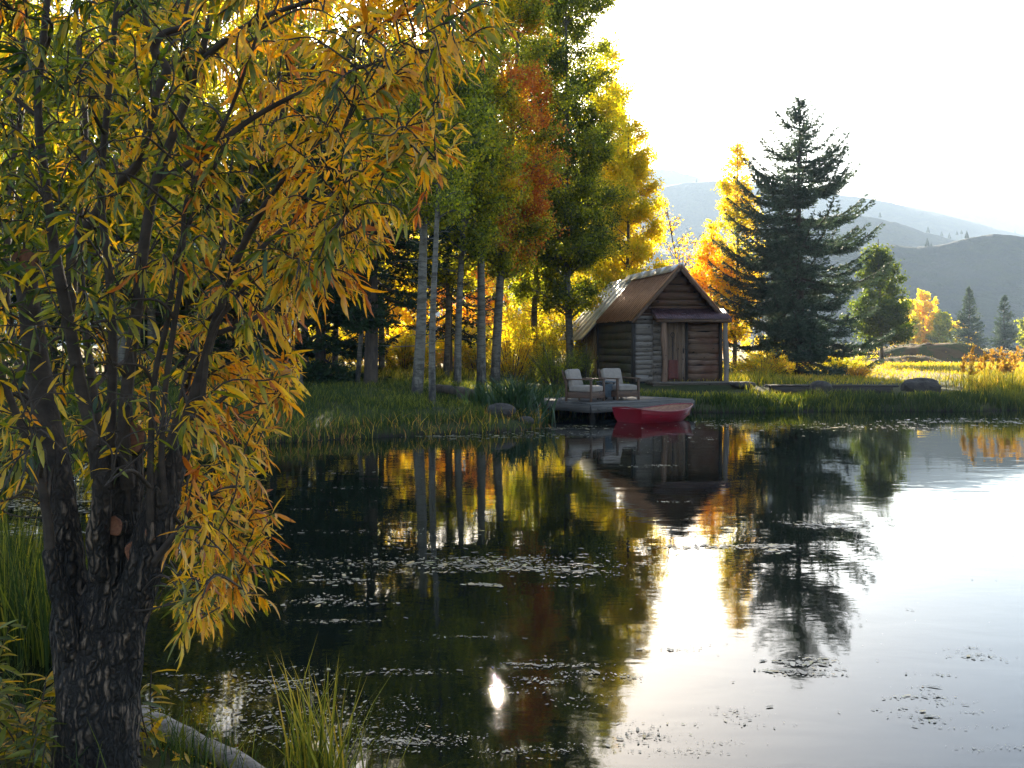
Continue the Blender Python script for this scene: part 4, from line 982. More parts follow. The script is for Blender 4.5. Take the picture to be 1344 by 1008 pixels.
# ------------------------------------------------------------------ rowing boat
bt = thing('rowing_boat', 'small red wooden rowing boat floating against the dock', 'boat', (2.62, 22.18, 0), math.atan2(.61,.79))
NS, LB = 22, 1.98
def station(s, inset=0.0):
    """half section: keel, chine, gunwale at s in 0..1"""
    bg_ = (.45+.13*math.sin(s*2.4))*(1-max(0, (s-.45)/.55)**2.2)+.012
    if s > .97: bg_ = max(.012, bg_)
    bc = bg_*(.74-.25*s**3)
    zk = -.07+.16*max(0, (s-.6)/.4)**2; zc = -.03+.20*max(0, (s-.55)/.45)**1.6
    zg = .31-.08*math.sin(min(1, s*1.2)*math.pi)*.9+.04*s**2.5
    rake = .14*(s**3)
    bg_ = max(bg_-inset, .004); bc = max(bc-inset, .003); zk += inset; zc += inset
    def X(z): return s*LB+rake*(z-zk)/.4-(.08*(z-zk)/.4)*(1-s)**6
    mid = [( (bc*(1-q)+bg_*q)+.035*math.sin(q*math.pi)*(1-s**4)*(1 if bg_ > .05 else 0), zc*(1-q)+zg*q) for q in (.0,.25,.5,.75,1)]
    return [(X(zk),0,zk)]+[(X(z), y, z) for y, z in mid]
def shell(inset):
    V = []; Q = []
    for k in range(NS):
        st_ = station(k/(NS-1), inset); V += [(x,-y,z) for x,y,z in reversed(st_[1:])]+st_
    n_ = 11
    for k in range(NS-1):
        for j in range(n_-1): a = k*n_+j; Q.append([a, a+n_, a+n_+1, a+1])
    return np.array(V), np.array(Q)
V, Q = shell(0); Vi, Qi = shell(.016)
trn = np.array([[0,1,9,10],[1,2,8,9],[2,3,7,8],[3,4,6,7],[4,5,6,6]])
hull = mk('hull', V, [Q[:, ::-1], trn[:4], np.array([[4,5,6]])], M['red'], bt)
for p_ in hull.data.polygons: p_.use_smooth = False
mk('inner_planking', Vi+np.array([.012,0,0]), [Qi, trn[:4][:, ::-1], np.array([[6,5,4]])], M['boat_in'], bt)
mb = MB(70)
for side in (0, 10):
    p = np.array([V[k*11+side] for k in range(NS)]); p[:,2] += .004; mb.tube(p, np.full(NS,.015), 6)
p = np.array([V[j] for j in (0,10)]); p[:,2] += .003; p = np.array([p[0], (p[0]+p[1])/2+np.array([0,0,.03]), p[1]]); mb.tube(p, np.full(3,.017), 6)
mb.build('gunwale', M['red'], bt, smooth=True)
for s in (.28,.62):
    q = station(s); wd = q[4][1]*2-.03; mb = MB(71); mb.box((q[4][0], 0, q[4][2]-.03), AX(YA, XA, ZA), (wd,.17,.02), .6); mb.build('seat', M['chair_wood'], bt)

# ------------------------------------------------------------------ timber platform, rocks, logs
pf = thing('timber_platform', 'long low dark timber platform on the bank before the blue spruce', 'platform', (gx_(1012,28.7), 28.7, gz(gx_(1090,28.7),28.7)-.02), math.radians(-1.5))
mb = MB(80)
for k in range(4): mb.box((1.85, .1+k*.2, .26+mb.r.uniform(-.01,.01)), AX(XA,YA,ZA), (3.75+mb.r.uniform(-.1,.1),.18,.055), mb.r.uniform(.3,.7), 0, 8, .004)
mb.build('deck', M['dark_wood'], pf)
mb = MB(81); mb.box((1.8,.04,.13), AX(XA,ZA,YA), (3.4,.2,.06), .4, 0, 8, .006); mb.box((1.8,.66,.13), AX(XA,ZA,YA), (3.4,.2,.06), .4)
for x in (.15,1.8,3.4): mb.box((x,.36,.1), AX(YA,ZA,XA), (.68,.24,.12), .3)
mb.build('frame', M['dark_wood'], pf)
def rock(label, loc, size, seed, rz=0, name='boulder', mat='rock'):
    bm_n = 26; r = np.random.default_rng(seed); th = np.linspace(0, np.pi, bm_n); ph = np.linspace(0, 2*np.pi, 40, endpoint=False)
    T_, Ph = np.meshgrid(th, ph, indexing='ij'); p = np.stack([np.sin(T_)*np.cos(Ph), np.sin(T_)*np.sin(Ph), np.cos(T_)], -1).reshape(-1,3)
    f = .75+.55*fbm(p+seed, 1.3, 4, seed); p = np.sign(p)*np.abs(p)**.85*f[:,None]
    V = p*np.array(size)*.5
    i = (np.arange(bm_n-1)[:,None]*40+np.arange(40)[None,:]); j = (np.arange(bm_n-1)[:,None]*40+(np.arange(40)[None,:]+1)%40)
    o = mk(name, V, [np.stack([i, i+40, j+40, j], -1).reshape(-1,4)], M[mat], smooth=True, loc=loc); o.rotation_euler.z = rz
    return tag(o, label, 'rock')
D = 29.3; rock('dark brown rounded boulder in the golden meadow grass', (gx_(1209,D), D, .50), (1.15,.75,.54), 3)
D = 28.6; rock('small grey rock half hidden in the shore grass', (gx_(1078,D), D, .50), (.62,.5,.42), 4)
D = 29.8; rock('low flat stone beside the cabin step', (gx_(975,D), D, .55), (.75,.5,.2), 5)
D = 21.2; rock('brown rock under the sword leaved clump at the water', (gx_(657,D), D, .32), (.6,.5,.35), 6)
D = 25.2; rock('flat mossy rock beside the fallen log', (gx_(612,D), D, .42), (.5,.4,.2), 7)
D = 21.0; rock('wet brown stone at the pond edge beside the dock', (gx_(690,D), D, .12), (.35,.3,.2), 12)
def log(label, a, b, r0, r1, mat, name='log', bow=.03, seed=1, cut=True):
    a = np.array(a, float); b = np.array(b, float); t = np.linspace(0, 1, 14); r = np.random.default_rng(seed)
    p = a+(b-a)*t[:,None]+np.stack([np.zeros(14), np.zeros(14), bow*np.sin(t*np.pi)], -1)-a
    V, Q = tubes([(p, (r0+(r1-r0)*t)*(1+r.normal(0,.04,14)))], 12); c_ = np.repeat(p, 12, 0); V = c_+(V-c_)*(1+r.normal(0,.05,(len(V),1)))
    e = 13*12
    o = mk(name, V, [Q, np.array([[e+0,e+1,e+2,e+3],[e,e+3,e+4,e+5],[e,e+5,e+6,e+7],[e,e+7,e+8,e+9],[e,e+9,e+10,e+11]]), np.array([[11,10,9,8],[11,8,7,6],[11,6,5,4],[11,4,3,2],[11,2,1,0]])], M[mat], smooth=True, loc=a)
    return tag(o, label, 'log' if name != 'stump' else 'stump')
log('mossy fallen log on the shady bank among the aspens', (gx_(574,26.5),26.5,.56), (gx_(622,24.8),24.8,.52), .13, .10, 'bark_dark', 'fallen_log')
pa = P(190, 966, 4.35); pb = P(352, 1012, 3.85)
log('bleached grey log lying at the water edge near the willow', (-1.66,4.42,.045), (-.86,3.72,.04), .05, .035, 'log_pale', 'driftwood_log', .01, 3)
zz = gz(-1.50,4.0); log('short sawn stump beside the willow trunk', (-1.50,4.02,zz-.05), (-1.49,4.0,zz+.12), .035, .03, 'log_pale', 'stump', 0, 4)
D = 28; log('short grey stump in the shade of the left bank', (gx_(390,D),D,gz(gx_(390,D),D)-.05), (gx_(388,D),D,gz(gx_(390,D),D)+.55), .2, .17, 'bark_aspen', 'stump', 0, 5)

# house behind the willow
D = 40; hx = gx_(255,D)
hs = thing('house', 'dark maroon house glimpsed through the willow leaves', 'house', (hx, D, gz(hx,D)), .12)
mb = MB(90); V, Q = rbox((0,2,1.35), AX(XA,YA,ZA), (7,4,2.7), .01, 2); mb.poly(V, Q); mb.build('wall', M['maroon'], hs)
mb = MB(91)
for sg in (-1,1):
    top = np.array([0,2,4.3]); ev = np.array([0,2+sg*2.6,2.5]); d = unit(ev-top); nr = np.cross(XA, d); mb.box((top+ev)/2, AX(XA, d, nr), (7.8,np.linalg.norm(ev-top),.1), .5)
mb.build('roof', M['purple_tin'], hs)
mb = MB(92); mb.poly([(-3.5,.0,2.7),(-3.5,4,2.7),(-3.5,2,4.2),(-3.5,2,4.2)], [[0,1,2,3]]); 
for x in (-2,.2,2.2):
    m3 = MB(93); m3.box((x,-.03,1.6), AX(XA,ZA,YA), (.9,1.0,.05), .3); m3.build('window', M['iron'], hs)
# ------------------------------------------------------------------ grass
def blades(name, x, y, h, w_, tint, seed, lean=.35, z=None, mat='grass', parent=None, origin=(0,0,0), leandir=None):
    r = np.random.default_rng(seed); N = len(x); z = ground(x, y) if z is None else z
    a = r.uniform(0, 6.283, N); sd_ = np.stack([np.cos(a), np.sin(a), np.zeros(N)], -1)
    la = r.uniform(0, 6.283, N) if leandir is None else leandir+r.normal(0, .7, N)
    ld_ = np.stack([np.cos(la), np.sin(la), np.zeros(N)], -1)*(lean*r.gamma(2, .5, N)*h)[:,None]
    b = np.stack([x, y, z-.02], -1)-np.array(origin)
    rows = []
    for t, ww in ((0,.8),(.4,1),(.75,.6)):
        c_ = b+ld_*(t**2)+np.array([0,0,1])*(h*t*(1-.1*t))[:,None]
        rows += [c_-sd_*(w_*ww*.5)[:,None], c_+sd_*(w_*ww*.5)[:,None]]
    rows.append(b+ld_+np.array([0,0,1])*(h*.93)[:,None])
    V = np.stack(rows, 1).reshape(-1,3); k = np.arange(N)[:,None]*7
    tt = np.repeat(tint, 7).reshape(N,7)+np.array([-.05,-.05,0,0,.05,.05,.1])
    return mk(name, V, [k+np.array([[0,1,3,2]]), k+np.array([[2,3,5,4]]), k+np.array([[4,5,6]])], M[mat], parent, attrs={'tint': np.clip(tt,0,1).ravel()})
def stuff(o, label, cat='grass'):
    o['kind'] = 'stuff'; return tag(o, label, cat)
def scatter(n, x0, x1, y0, y1, f=None, clump=.6, cs=1.2):
    x = rng.uniform(x0, x1, n); y = rng.uniform(y0, y1, n)
    k = (vn(xy3(x, y), cs, 77) > rng.uniform(0, 1, n)*clump)
    if f is not None: k &= f(x, y)
    return x[k], y[k]
# reed fringe along the far right shore
x, y = scatter(64000, 3.2, 19.5, 25.0, 30.5, None, .9, 2.2)
d = shore(x, y); k = (d > -.10) & (d < 2.6) & (rng.uniform(0,1,len(d)) < np.where(d < 1.3, 1, .4)); x, y, d = x[k], y[k], d[k]
right_ = sstep(x, 12.9, 13.8)
x, y, d, right_ = (q[~((x > 7.0) & (x < 11.5) & (y > 28.1) & (y < 30))] for q in (x, y, d, right_))
h = (.27+.20*right_+.10*sstep(d, 0, .4)*right_)*rng.uniform(.6,1.25,len(x))*(.45+1.1*vn(xy3(x,y), 1.6, 12))*(1-.45*sstep(d, 1.2, 2.4))
tint = np.clip(.22+.16*vn(xy3(x,y), .8, 5)+.14*right_+.22*sstep(d, 1.0, 2.2)+rng.normal(0,.08,len(x)), 0, 1)
stuff(blades('shore_grass', x, y, h, rng.uniform(.014,.032,len(x)), tint, 1, .35), 'thick green grass fringing the far shore of the pond')
# taller golden clump at right
x, y = scatter(9000, 9.8, 19.5, 27.2, 31.5, None, .9, 1.4); q = sstep(x, 12.9, 13.9)
k = rng.uniform(0,1,len(x)) < q; x, y = x[k], y[k]
stuff(blades('tall_grass', x, y, rng.uniform(.35,.85,len(x)), rng.uniform(.012,.022,len(x)), np.clip(.55+rng.normal(0,.12,len(x)), 0, 1), 2, .4), 'tall golden grass at the right end of the far shore')
# meadow
x, y = scatter(60000, 2, 32, 31, 62, lambda x, y: (x/y > .12) & (x/y < .56)  & ~((x < 11.5) & (y < 30)), .8, .35)
k = rng.uniform(0,1,len(x)) < (31.0/y)**1.2; x, y = x[k], y[k]
h = rng.uniform(.06,.16,len(x))*(1+.3*(y < 36)+.02*(y-31)); tt = np.clip(.70+rng.normal(0,.09,len(x))-.15*vn(xy3(x,y), .3, 8), 0, 1)
stuff(blades('meadow_grass', x, y, h, .02+.0012*(y-31), tt, 3, .5), 'dry golden grass covering the meadow behind the pond')
x, y = scatter(9000, 3.6, 9.2, 28.6, 36, lambda x, y: ((x > 6.7) | (y > 36)) & ~((x > 7.2) & (x < 11.4) & (y < 30.2)), .8, 1.0)
stuff(blades('cabin_grass', x, y, rng.uniform(.12,.42,len(x)), rng.uniform(.012,.02,len(x)), np.clip(.5+rng.normal(0,.12,len(x)), 0, 1), 33, .4), 'golden green grass around the cabin and under the spruce')
# mound weeds
k = rng.integers(0, len(MG[0]), 9000); x = MG[0][k]+rng.uniform(-.06,.06,9000); y = MG[1][k]+rng.uniform(-.08,.08,9000); zz = MG[2].ravel()[k]
ok = zz > ground(x, y)-.05; x, y, zz = x[ok], y[ok], zz[ok]; ok = rng.uniform(0,1,len(x)) < vn(xy3(x,y), .8, 3); x, y, zz = x[ok], y[ok], zz[ok]
stuff(blades('mound_grass', x, y, rng.uniform(.04,.16,len(x)), np.full(len(x),.035), np.clip(np.where(rng.uniform(0,1,len(x)) < .3, .85, .3)+rng.normal(0,.08,len(x)), 0, 1), 4, .5, z=zz), 'sparse brown and green weeds on the dirt mound')
# left bank
x, y = scatter(120000, -12, 3.6, 15.5, 34, lambda x, y: (np.abs(x/y) < .62), .75, 1.3)
d = shore(x, y); k = (d > -.12) & ~((x > 1.3) & (d > 1.4) & (y < 26) ) ; x, y, d = x[k], y[k], d[k]
k = rng.uniform(0,1,len(x)) < np.where(d < .8, 1, np.clip(22/y, .3, 1)**1.5); x, y, d = x[k], y[k], d[k]
h = np.where(d < .7, rng.uniform(.12,.38,len(x)), rng.uniform(.07,.24,len(x)))*(.6+.8*vn(xy3(x,y), 1.3, 22))
tt = np.clip(.28+.55*((d < .6) & (rng.uniform(0,1,len(x)) < .22))+.12*vn(xy3(x,y), .5, 6)+rng.normal(0,.09,len(x)), 0, 1)
stuff(blades('bank_grass', x, y, h, rng.uniform(.010,.020,len(x)), tt, 5, .45), 'green grass on the shaded bank under the aspens')
x, y = scatter(14000, -14, 6, 34, 50, lambda x, y: (x/y < .12), .8, .6)
stuff(blades('woodland_grass', x, y, rng.uniform(.15,.4,len(x)), np.full(len(x),.03), np.clip(.5+rng.normal(0,.1,len(x)), 0, 1), 6, .45), 'sunlit yellow green grass behind the grove')
# foreground grass
def nearf(x, y): return shore(x, y) > -.03
x, y = scatter(9000, -4.2, -.2, 2.9, 6.6, lambda x, y: nearf(x, y) & (np.hypot(x+1.52, y-3.62) > .19), .8, 2.5)
h = rng.uniform(.05,.22,len(x))*(.5+vn(xy3(x,y), 2.5, 3)); stuff(blades('foreground_grass', x, y, h, rng.uniform(.003,.006,len(x)), np.clip(.32+rng.normal(0,.13,len(x)), 0, 1), 7, .55), 'thin green grass around the willow base')
# litter on the foreground bank
n = 2200; x, y = scatter(n*2, -4.5, -.2, 2.9, 6.8, lambda x, y: shore(x, y) > .0, .9, 2)
pos = np.stack([x, y, ground(x, y)+.012], -1); N = len(x); dd = unit(np.stack([rng.normal(size=N), rng.normal(size=N), rng.normal(0,.15,N)], -1)); nn = unit(np.stack([rng.normal(0,.3,N), rng.normal(0,.3,N), np.ones(N)], -1))
V, Fs = lance_leaves(pos, dd, nn, rng.uniform(.04,.10,N), rng.uniform(.008,.016,N), rng.uniform(-.3,.3,N))
stuff(mk('fallen_leaves', V, Fs, M['willow'], attrs={'tint': np.repeat(rng.uniform(.5,1,N), 11)}), 'dead willow leaves strewn on the near bank', 'leaf litter')

def clump(label, base, n, h, spread, w_, tint, seed, name='grass_clump', mat='grass', lean=.3, cat='grass clump', group=None, z=None):
    r = np.random.default_rng(seed); x = base[0]+r.normal(0, spread, n); y = base[1]+r.normal(0, spread*.8, n)
    zb = gz(*base) if z is None else z
    o = blades(name, x, y, h*r.uniform(.45,1.1,n), w_*r.uniform(.6,1.3,n), np.clip(tint+r.normal(0,.13,n), 0, 1), seed, lean, z=np.maximum(ground(x, y), zb-.15), mat=mat, origin=(base[0], base[1], zb))
    o.location = (base[0], base[1], zb); return tag(o, label, cat, group)
clump('tall sedge clump with orange lower blades at the bottom of the pond edge', (-.72,3.72), 150, .62, .065, .007, .5, 11, z=-.02, lean=.28)
clump('thin sedge tuft standing in the water beside the larger clump', (-.55,3.70), 26, .40, .06, .006, .45, 12, z=-.02, lean=.5)
clump('fine grass tuft growing by the bleached log', (-1.30,3.95), 130, .26, .13, .005, .36, 13, lean=.4)
clump('tall green reeds behind the left of the willow trunk', (-2.95,5.9), 420, 1.02, .22, .009, .30, 14, lean=.16)
clump('second stand of tall reeds nearer the left frame edge', (-3.55,6.4), 420, 1.1, .28, .009, .30, 15, lean=.16)
clump('drooping reeds against the left side of the willow trunk', (-2.5,5.4), 240, .95, .13, .009, .32, 16, lean=.22)
clump('large clump of dark sword shaped leaves at the shore left of the dock', (gx_(683,21.9),21.9), 240, 1.05, .26, .045, .3, 17, name='sword_leaf_plant', mat='iris', lean=.42, cat='plant')
clump('smaller sword leaved clump at the foot of the aspen pair', (gx_(640,23.4),23.4), 160, .8, .26, .03, .5, 18, name='sword_leaf_plant', mat='iris', lean=.4, cat='plant')
clump('low sword leaved clump on the bank left edge of the dock', (gx_(716,25.4),25.4), 130, .6, .3, .026, .5, 19, name='sword_leaf_plant', mat='iris', lean=.5, cat='plant')
# dry dock weeds with red-brown seed heads at the far right
k = 0
for px in (1262,1273,1284,1292,1301,1309,1318,1327,1336,1343,1278,1313,1331):
    D = 29.5+random.uniform(-.7,1.2); X_ = gx_(px, D); r = np.random.default_rng(700+k); zb = gz(X_, D)
    root = thing('dried_weed', 'dried rust brown weed stalk above the golden shore grass', 'weed', (X_, D, zb), group='dried weeds at the right of the far shore')
    H = r.uniform(.95,1.4); p = np.array([[0,0,0],[r.normal(0,.05),0,H*.5],[r.normal(0,.13),0,H]]); ps = [(smooth_path(p, 4), np.linspace(.008,.003,9))]
    A = []
    for q in range(7):
        s = r.uniform(.5,.95); o = p[0]*(1-s)+p[2]*s; e = o+np.array([r.normal(0,.12), r.normal(0,.08), r.uniform(.08,.25)]); ps.append((np.array([o,e]), np.array([.004,.002]))); A.append((o,e))
    V, Q = tubes(ps, 4); mk('stem', V, [Q], M['post_wood'], root, attrs={'tint': np.full(len(V), .6)})
    A.append((p[1], p[2])); n = 420; kk = r.integers(0, len(A), n); s = r.uniform(.2,1.05,n)[:,None]; a_ = np.array([a for a,b in A])[kk]; b_ = np.array([b for a,b in A])[kk]
    V, Q = quad_leaves(a_*(1-s)+b_*s+r.normal(0,.012,(n,3)), rand_unit(n, r), rand_unit(n, r), np.full(n,.045), np.full(n,.032)); mk('seed_head', V, [Q], M['grass'], root, attrs={'tint': np.repeat(r.uniform(.8,1,n), 4)}); k += 1

# ------------------------------------------------------------------ the foreground willow
WB = (-1.50, 3.62); wz = gz(*WB)
wil = thing('willow_tree', 'big willow in the foreground with furrowed trunk and orange green leaves', 'tree', (WB[0], WB[1], wz))
WO = np.array([WB[0], WB[1], wz])
def S(rows, n=8):
    """rows (px, py, D, diameter px) -> smooth path points and radii"""
    q = np.array([list(P(a, b, D))+[d*D/F/2] for a, b, D, d in rows]); q = smooth_path(q, n); return q[:,:3], q[:,3]
stems = [
 S([(124,1075,3.60,150),(124,1000,3.60,104),(128,930,3.60,96),(130,870,3.60,92),(138,800,3.60,70),(150,740,3.60,48),(160,680,3.62,42),(167,620,3.62,37),(170,578,3.62,34)]),
 S([(112,900,3.60,66),(102,830,3.60,60),(90,760,3.62,46),(82,690,3.64,40),(74,620,3.66,35),(62,555,3.68,34),(50,480,3.7,31),(40,410,3.72,29),(32,348,3.74,28)]),
 S([(146,900,3.58,66),(166,820,3.56,50),(188,745,3.54,42),(205,690,3.54,42),(222,635,3.54,34),(238,590,3.54,26),(256,520,3.52,16),(278,440,3.5,13),(300,370,3.46,11),(330,300,3.4,9),(372,235,3.3,7),(420,180,3.2,5)]),
]
thick = list(stems)
stems2 = [
 S([(128,760,3.52,26),(128,700,3.50,23),(134,640,3.48,22),(126,580,3.47,21),(110,525,3.46,20),(97,460,3.45,19),(86,400,3.43,18),(72,330,3.40,16),(60,240,3.38,14),(50,140,3.34,12),(60,20,3.3,10),(75,-120,3.3,8)]),
 S([(146,640,3.56,18),(146,560,3.52,16),(148,470,3.5,14),(146,400,3.48,13),(140,330,3.46,12),(132,250,3.44,11),(140,150,3.4,10),(150,40,3.36,9),(165,-100,3.3,7)]),
 S([(168,640,3.56,22),(162,570,3.5,20),(168,500,3.47,19),(178,420,3.44,18),(188,330,3.42,17),(204,240,3.40,15),(232,165,3.38,13),(262,80,3.35,11),(284,-20,3.3,9),(300,-140,3.3,7)]),
 S([(92,860,3.50,22),(84,800,3.46,19),(68,745,3.44,17),(62,680,3.42,15),(48,610,3.40,13),(22,545,3.36,12),(0,490,3.3,10),(-40,400,3.2,9),(-90,300,3.1,7)]),
 S([(198,700,3.5,16),(197,640,3.46,11),(199,560,3.44,10),(204,490,3.42,9),(220,420,3.40,9),(232,340,3.36,8),(262,260,3.3,7),(300,180,3.25,6)]),
 S([(216,660,3.5,14),(212,600,3.46,10),(216,520,3.42,9),(228,430,3.38,9),(240,350,3.34,8),(246,260,3.3,7),(300,150,3.2,6),(340,40,3.1,5)]),
 S([(225,640,3.54,14),(240,600,3.5,13),(262,560,3.48,12),(268,500,3.44,9),(282,430,3.4,8),(330,370,3.36,7),(400,330,3.3,5),(470,300,3.25,4)]),
 S([(94,330,3.6,20),(112,300,3.6,18),(136,268,3.6,16),(160,235,3.58,15),(180,215,3.58,14),(200,150,3.56,14),(206,118,3.56,14),(219,92,3.56,14),(203,66,3.56,14),(214,45,3.56,11),(240,36,3.56,10)]),
 S([(86,440,3.6,18),(94,380,3.6,17),(94,330,3.6,17)]),
 S([(200,62,3.56,10),(190,20,3.55,8),(172,-40,3.5,7),(160,-120,3.5,6)]),
 S([(62,560,3.72,20),(40,520,3.9,16),(20,460,4.1,14),(8,380,4.3,12),(15,250,4.5,11),(30,120,4.7,9),(30,-40,4.8,7)]),
 S([(150,700,3.72,20),(130,560,3.9,14),(112,430,4.1,12),(104,300,4.3,11),(112,160,4.5,9),(100,20,4.7,8),(95,-110,4.8,6)]),
 S([(180,700,3.7,18),(230,560,3.95,14),(262,430,4.2,12),(300,300,4.5,10),(350,180,4.8,8),(420,80,5.0,7),(500,10,5.1,5)]),
 S([(205,240,3.4,12),(270,200,3.5,10),(340,150,3.6,9),(420,110,3.6,7),(500,80,3.6,5),(590,60,3.6,4)]),
 S([(262,80,3.35,10),(330,30,3.3,8),(410,0,3.3,7),(500,-30,3.3,5)]),
 S([(278,440,3.5,10),(330,420,3.6,8),(370,390,3.7,6),(420,360,3.7,4)]),
 S([(300,370,3.46,9),(360,310,3.6,7),(430,260,3.7,6),(520,220,3.7,4)]),
 S([(200,740,3.5,14),(230,700,3.45,9),(262,660,3.45,7),(300,640,3.5,5),(340,640,3.5,3)]),
]
# thick trunk joined by remeshing
V, Q = tubes([(p-WO, r_) for p, r_ in thick]+[(stems2[0][0][:26]-WO, stems2[0][1][:26]), (stems2[3][0][:20]-WO, stems2[3][1][:20])], 24)
tmp = mk('trunk_tmp', V, [Q], M['bark_willow'])
# close the open lower ends by remeshing volume: caps
import bmesh
bm = bmesh.new(); bm.from_mesh(tmp.data); bmesh.ops.holes_fill(bm, edges=[e for e in bm.edges if e.is_boundary], sides=0); bm.to_mesh(tmp.data); bm.free()
md = tmp.modifiers.new('r', 'REMESH'); md.mode = 'VOXEL'; md.voxel_size = .0075
sm_ = tmp.modifiers.new('s', 'SMOOTH'); sm_.iterations = 6; sm_.factor = .6
bpy.context.view_layer.update()
ev = tmp.evaluated_get(bpy.context.evaluated_depsgraph_get()); me = bpy.data.meshes.new_from_object(ev)
bpy.data.objects.remove(tmp)
nv = len(me.vertices); co = np.zeros(nv*3, np.float32); me.vertices.foreach_get('co', co); co = co.reshape(-1,3).astype(float)
no = np.zeros(nv*3, np.float32); me.vertices.foreach_get('normal', no); no = no.reshape(-1,3)
q = co*np.array([1,1,.15]); ridge = 1-np.abs(fbm(q, 22, 3, 5)-.5)*4.5
lump = fbm(co, 4, 3, 8)-.5
low = sstep(-co[:,2], -1.35, -.75)                      # old bark below, smoother above
co2 = co+no*(ridge*.0085*(.3+low)+lump*.035*(.3+.7*low))[:,None]
me.vertices.foreach_set('co', co2.astype(np.float32).ravel())
at = me.attributes.new('rough', 'FLOAT', 'POINT')
xpix = (co[:,0]+WO[0])/(co[:,1]+WO[1])*F+CX
youngl = sstep(-(co[:,1]), .075, .11)*(xpix < 100)
at.data.foreach_set('value', np.clip(low*1.0+.0, 0, 1).astype(np.float32))
me.polygons.foreach_set('use_smooth', np.ones(len(me.polygons), bool))
me.materials.clear(); me.materials.append(M['bark_willow']); me.name = 'trunk'
to = bpy.data.objects.new('trunk', me); COL.objects.link(to); to.parent = wil
# sawn faces
for (px, py, D, dpx, nrm) in ((171,574,3.56,34,(.35,-1,.35)),(33,345,3.66,30,(.2,-1,.5)),(176,724,3.515,21,(.3,-1,.1)),(152,690,3.53,20,(0,-1,.1)),(198,700,3.49,14,(.5,-1,.2))):
    c_ = P(px, py, D)-WO; nn = unit(np.array(nrm, float)); a1 = unit(np.cross(nn, ZA)); a2 = np.cross(a1, nn); R = dpx*D/F/2
    th = np.arange(20)*2*np.pi/20; prof_ = [(1.25,-.03),(1.12,.012),(.9,.012),(.5,.006),(.1,.008)]
    V = []
    for k_, (rr, hh) in enumerate(prof_):
        for t in th: V.append(c_+R*rr*(1+.12*math.sin(2*t+1)+.05*math.sin(5*t))*(a1*math.cos(t)*.85+a2*math.sin(t)*1.25)+nn*hh)
    V = np.array(V); Q = [[k_*20+j, k_*20+(j+1)%20, (k_+1)*20+(j+1)%20, (k_+1)*20+j] for k_ in range(4) for j in range(20)]
    mi = [0]*40+[0]*40
    o = mk('branch_cut', V, [np.array(Q), np.array([[80+(j) for j in (0,5,10,15)]])], [M['cut'], M['bark_willow']], wil, attrs={'rough': np.ones(len(V))}, matidx=[1]*20+[0]*61)

# procedural branching
rw = np.random.default_rng(99)
nodes = []; 
for p, r_ in stems+stems2:
    for a, b in zip(p, r_): nodes.append((*a, b))
nodes = np.array(nodes); nodes = nodes[nodes[:,2] > .75]
SIL = [(-1200,-420),(720,-420),(700,-200),(640,-60),(655,0),(682,40),(630,90),(606,140),(622,190),(578,240),(566,272),(520,300),(492,345),(488,385),(448,410),(404,440),(402,520),(385,580),(372,640),(362,700),(368,760),(352,800),(290,842),(240,860),(205,800),(215,700),(205,640),(40,640),(-60,700),(-300,640),(-1200,500)]
SILa = np.array(SIL, float)
def insil(px, py):
    ins = np.zeros(len(px), bool)
    for a, b in zip(SILa, np.roll(SILa, -1, 0)):
        cr = (a[1] > py) != (b[1] > py)
        with np.errstate(divide='ignore', invalid='ignore'): xi = a[0]+(py-a[1])*(b[0]-a[0])/(b[1]-a[1])
        ins ^= cr & (px < xi)
    return ins
def targets(n, dlo, dhi, edge=0, seed=1, w_=None):
    out = []; r = np.random.default_rng(seed)
    while len(out) < n:
        px = r.uniform(-1100, 720, 4*n); py = r.uniform(-420, 860, 4*n); D = r.uniform(dlo, dhi, 4*n)
        k = insil(px+edge, py) & insil(px, py)
        far = (px < -60) | (py < -60); k &= ~far | (r.uniform(0,1,4*n) < .12)
        for a, b, c_ in zip(px[k], py[k], D[k]): out.append(P(a, b, c_))
    return np.array(out[:n])
paths = [(p, r_*.85) for p, r_ in stems2]
def connect(T_, N_, rmul, up, seglen, wob, maxr, lowbias=.25):
    new = []; res = []
    for t in T_:
        dv = t-N_[:,:3]; dist = np.linalg.norm(dv, axis=1)
        cost = dist+np.where(dv[:,2] < .06, (.06-dv[:,2])*up, 0)+np.abs(dist-seglen)*.35
        k = np.argmin(cost); a = N_[k,:3]; r0 = min(N_[k,3]*.62, maxr); L = dist[k]
        m1 = a+(t-a)*.4+np.array([0,0,.16*L])+rw.normal(0, wob*L, 3)
        p = smooth_path(np.array([a, m1, a+(t-a)*.75+np.array([0,0,.10*L])+rw.normal(0, wob*L*.5, 3), t]), 4)
        rr = np.linspace(max(r0, .003), .0022, len(p)); res.append((p, rr))
        for q in range(3, len(p)): new.append((*p[q], rr[q]))
    return res, np.vstack([N_, np.array(new)])
t1 = targets(70, 3.0, 4.9, 60, 3); t1 = t1[np.argsort(np.linalg.norm(t1-P(150,600,3.6), axis=1))]
r1, nodes = connect(t1, nodes, 1, 1.5, .55, .06, .009)
t2 = targets(330, 2.85, 5.1, 30, 4); t2 = t2[np.argsort(np.linalg.norm(t2-P(150,600,3.6), axis=1))]
r2, nodes = connect(t2, nodes, 1, 1.0, .35, .07, .005)
t3 = targets(1750, 2.75, 5.2, 0, 5)
r3, nodes = connect(t3, nodes, 1, .2, .25, .08, .003)
paths += r1+r2+r3
V, Q = tubes([(p-WO, r_) for p, r_ in paths], 6)
mk('branches', V, [Q], M['bark_willow'], wil, attrs={'rough': np.zeros(len(V))}, smooth=True)
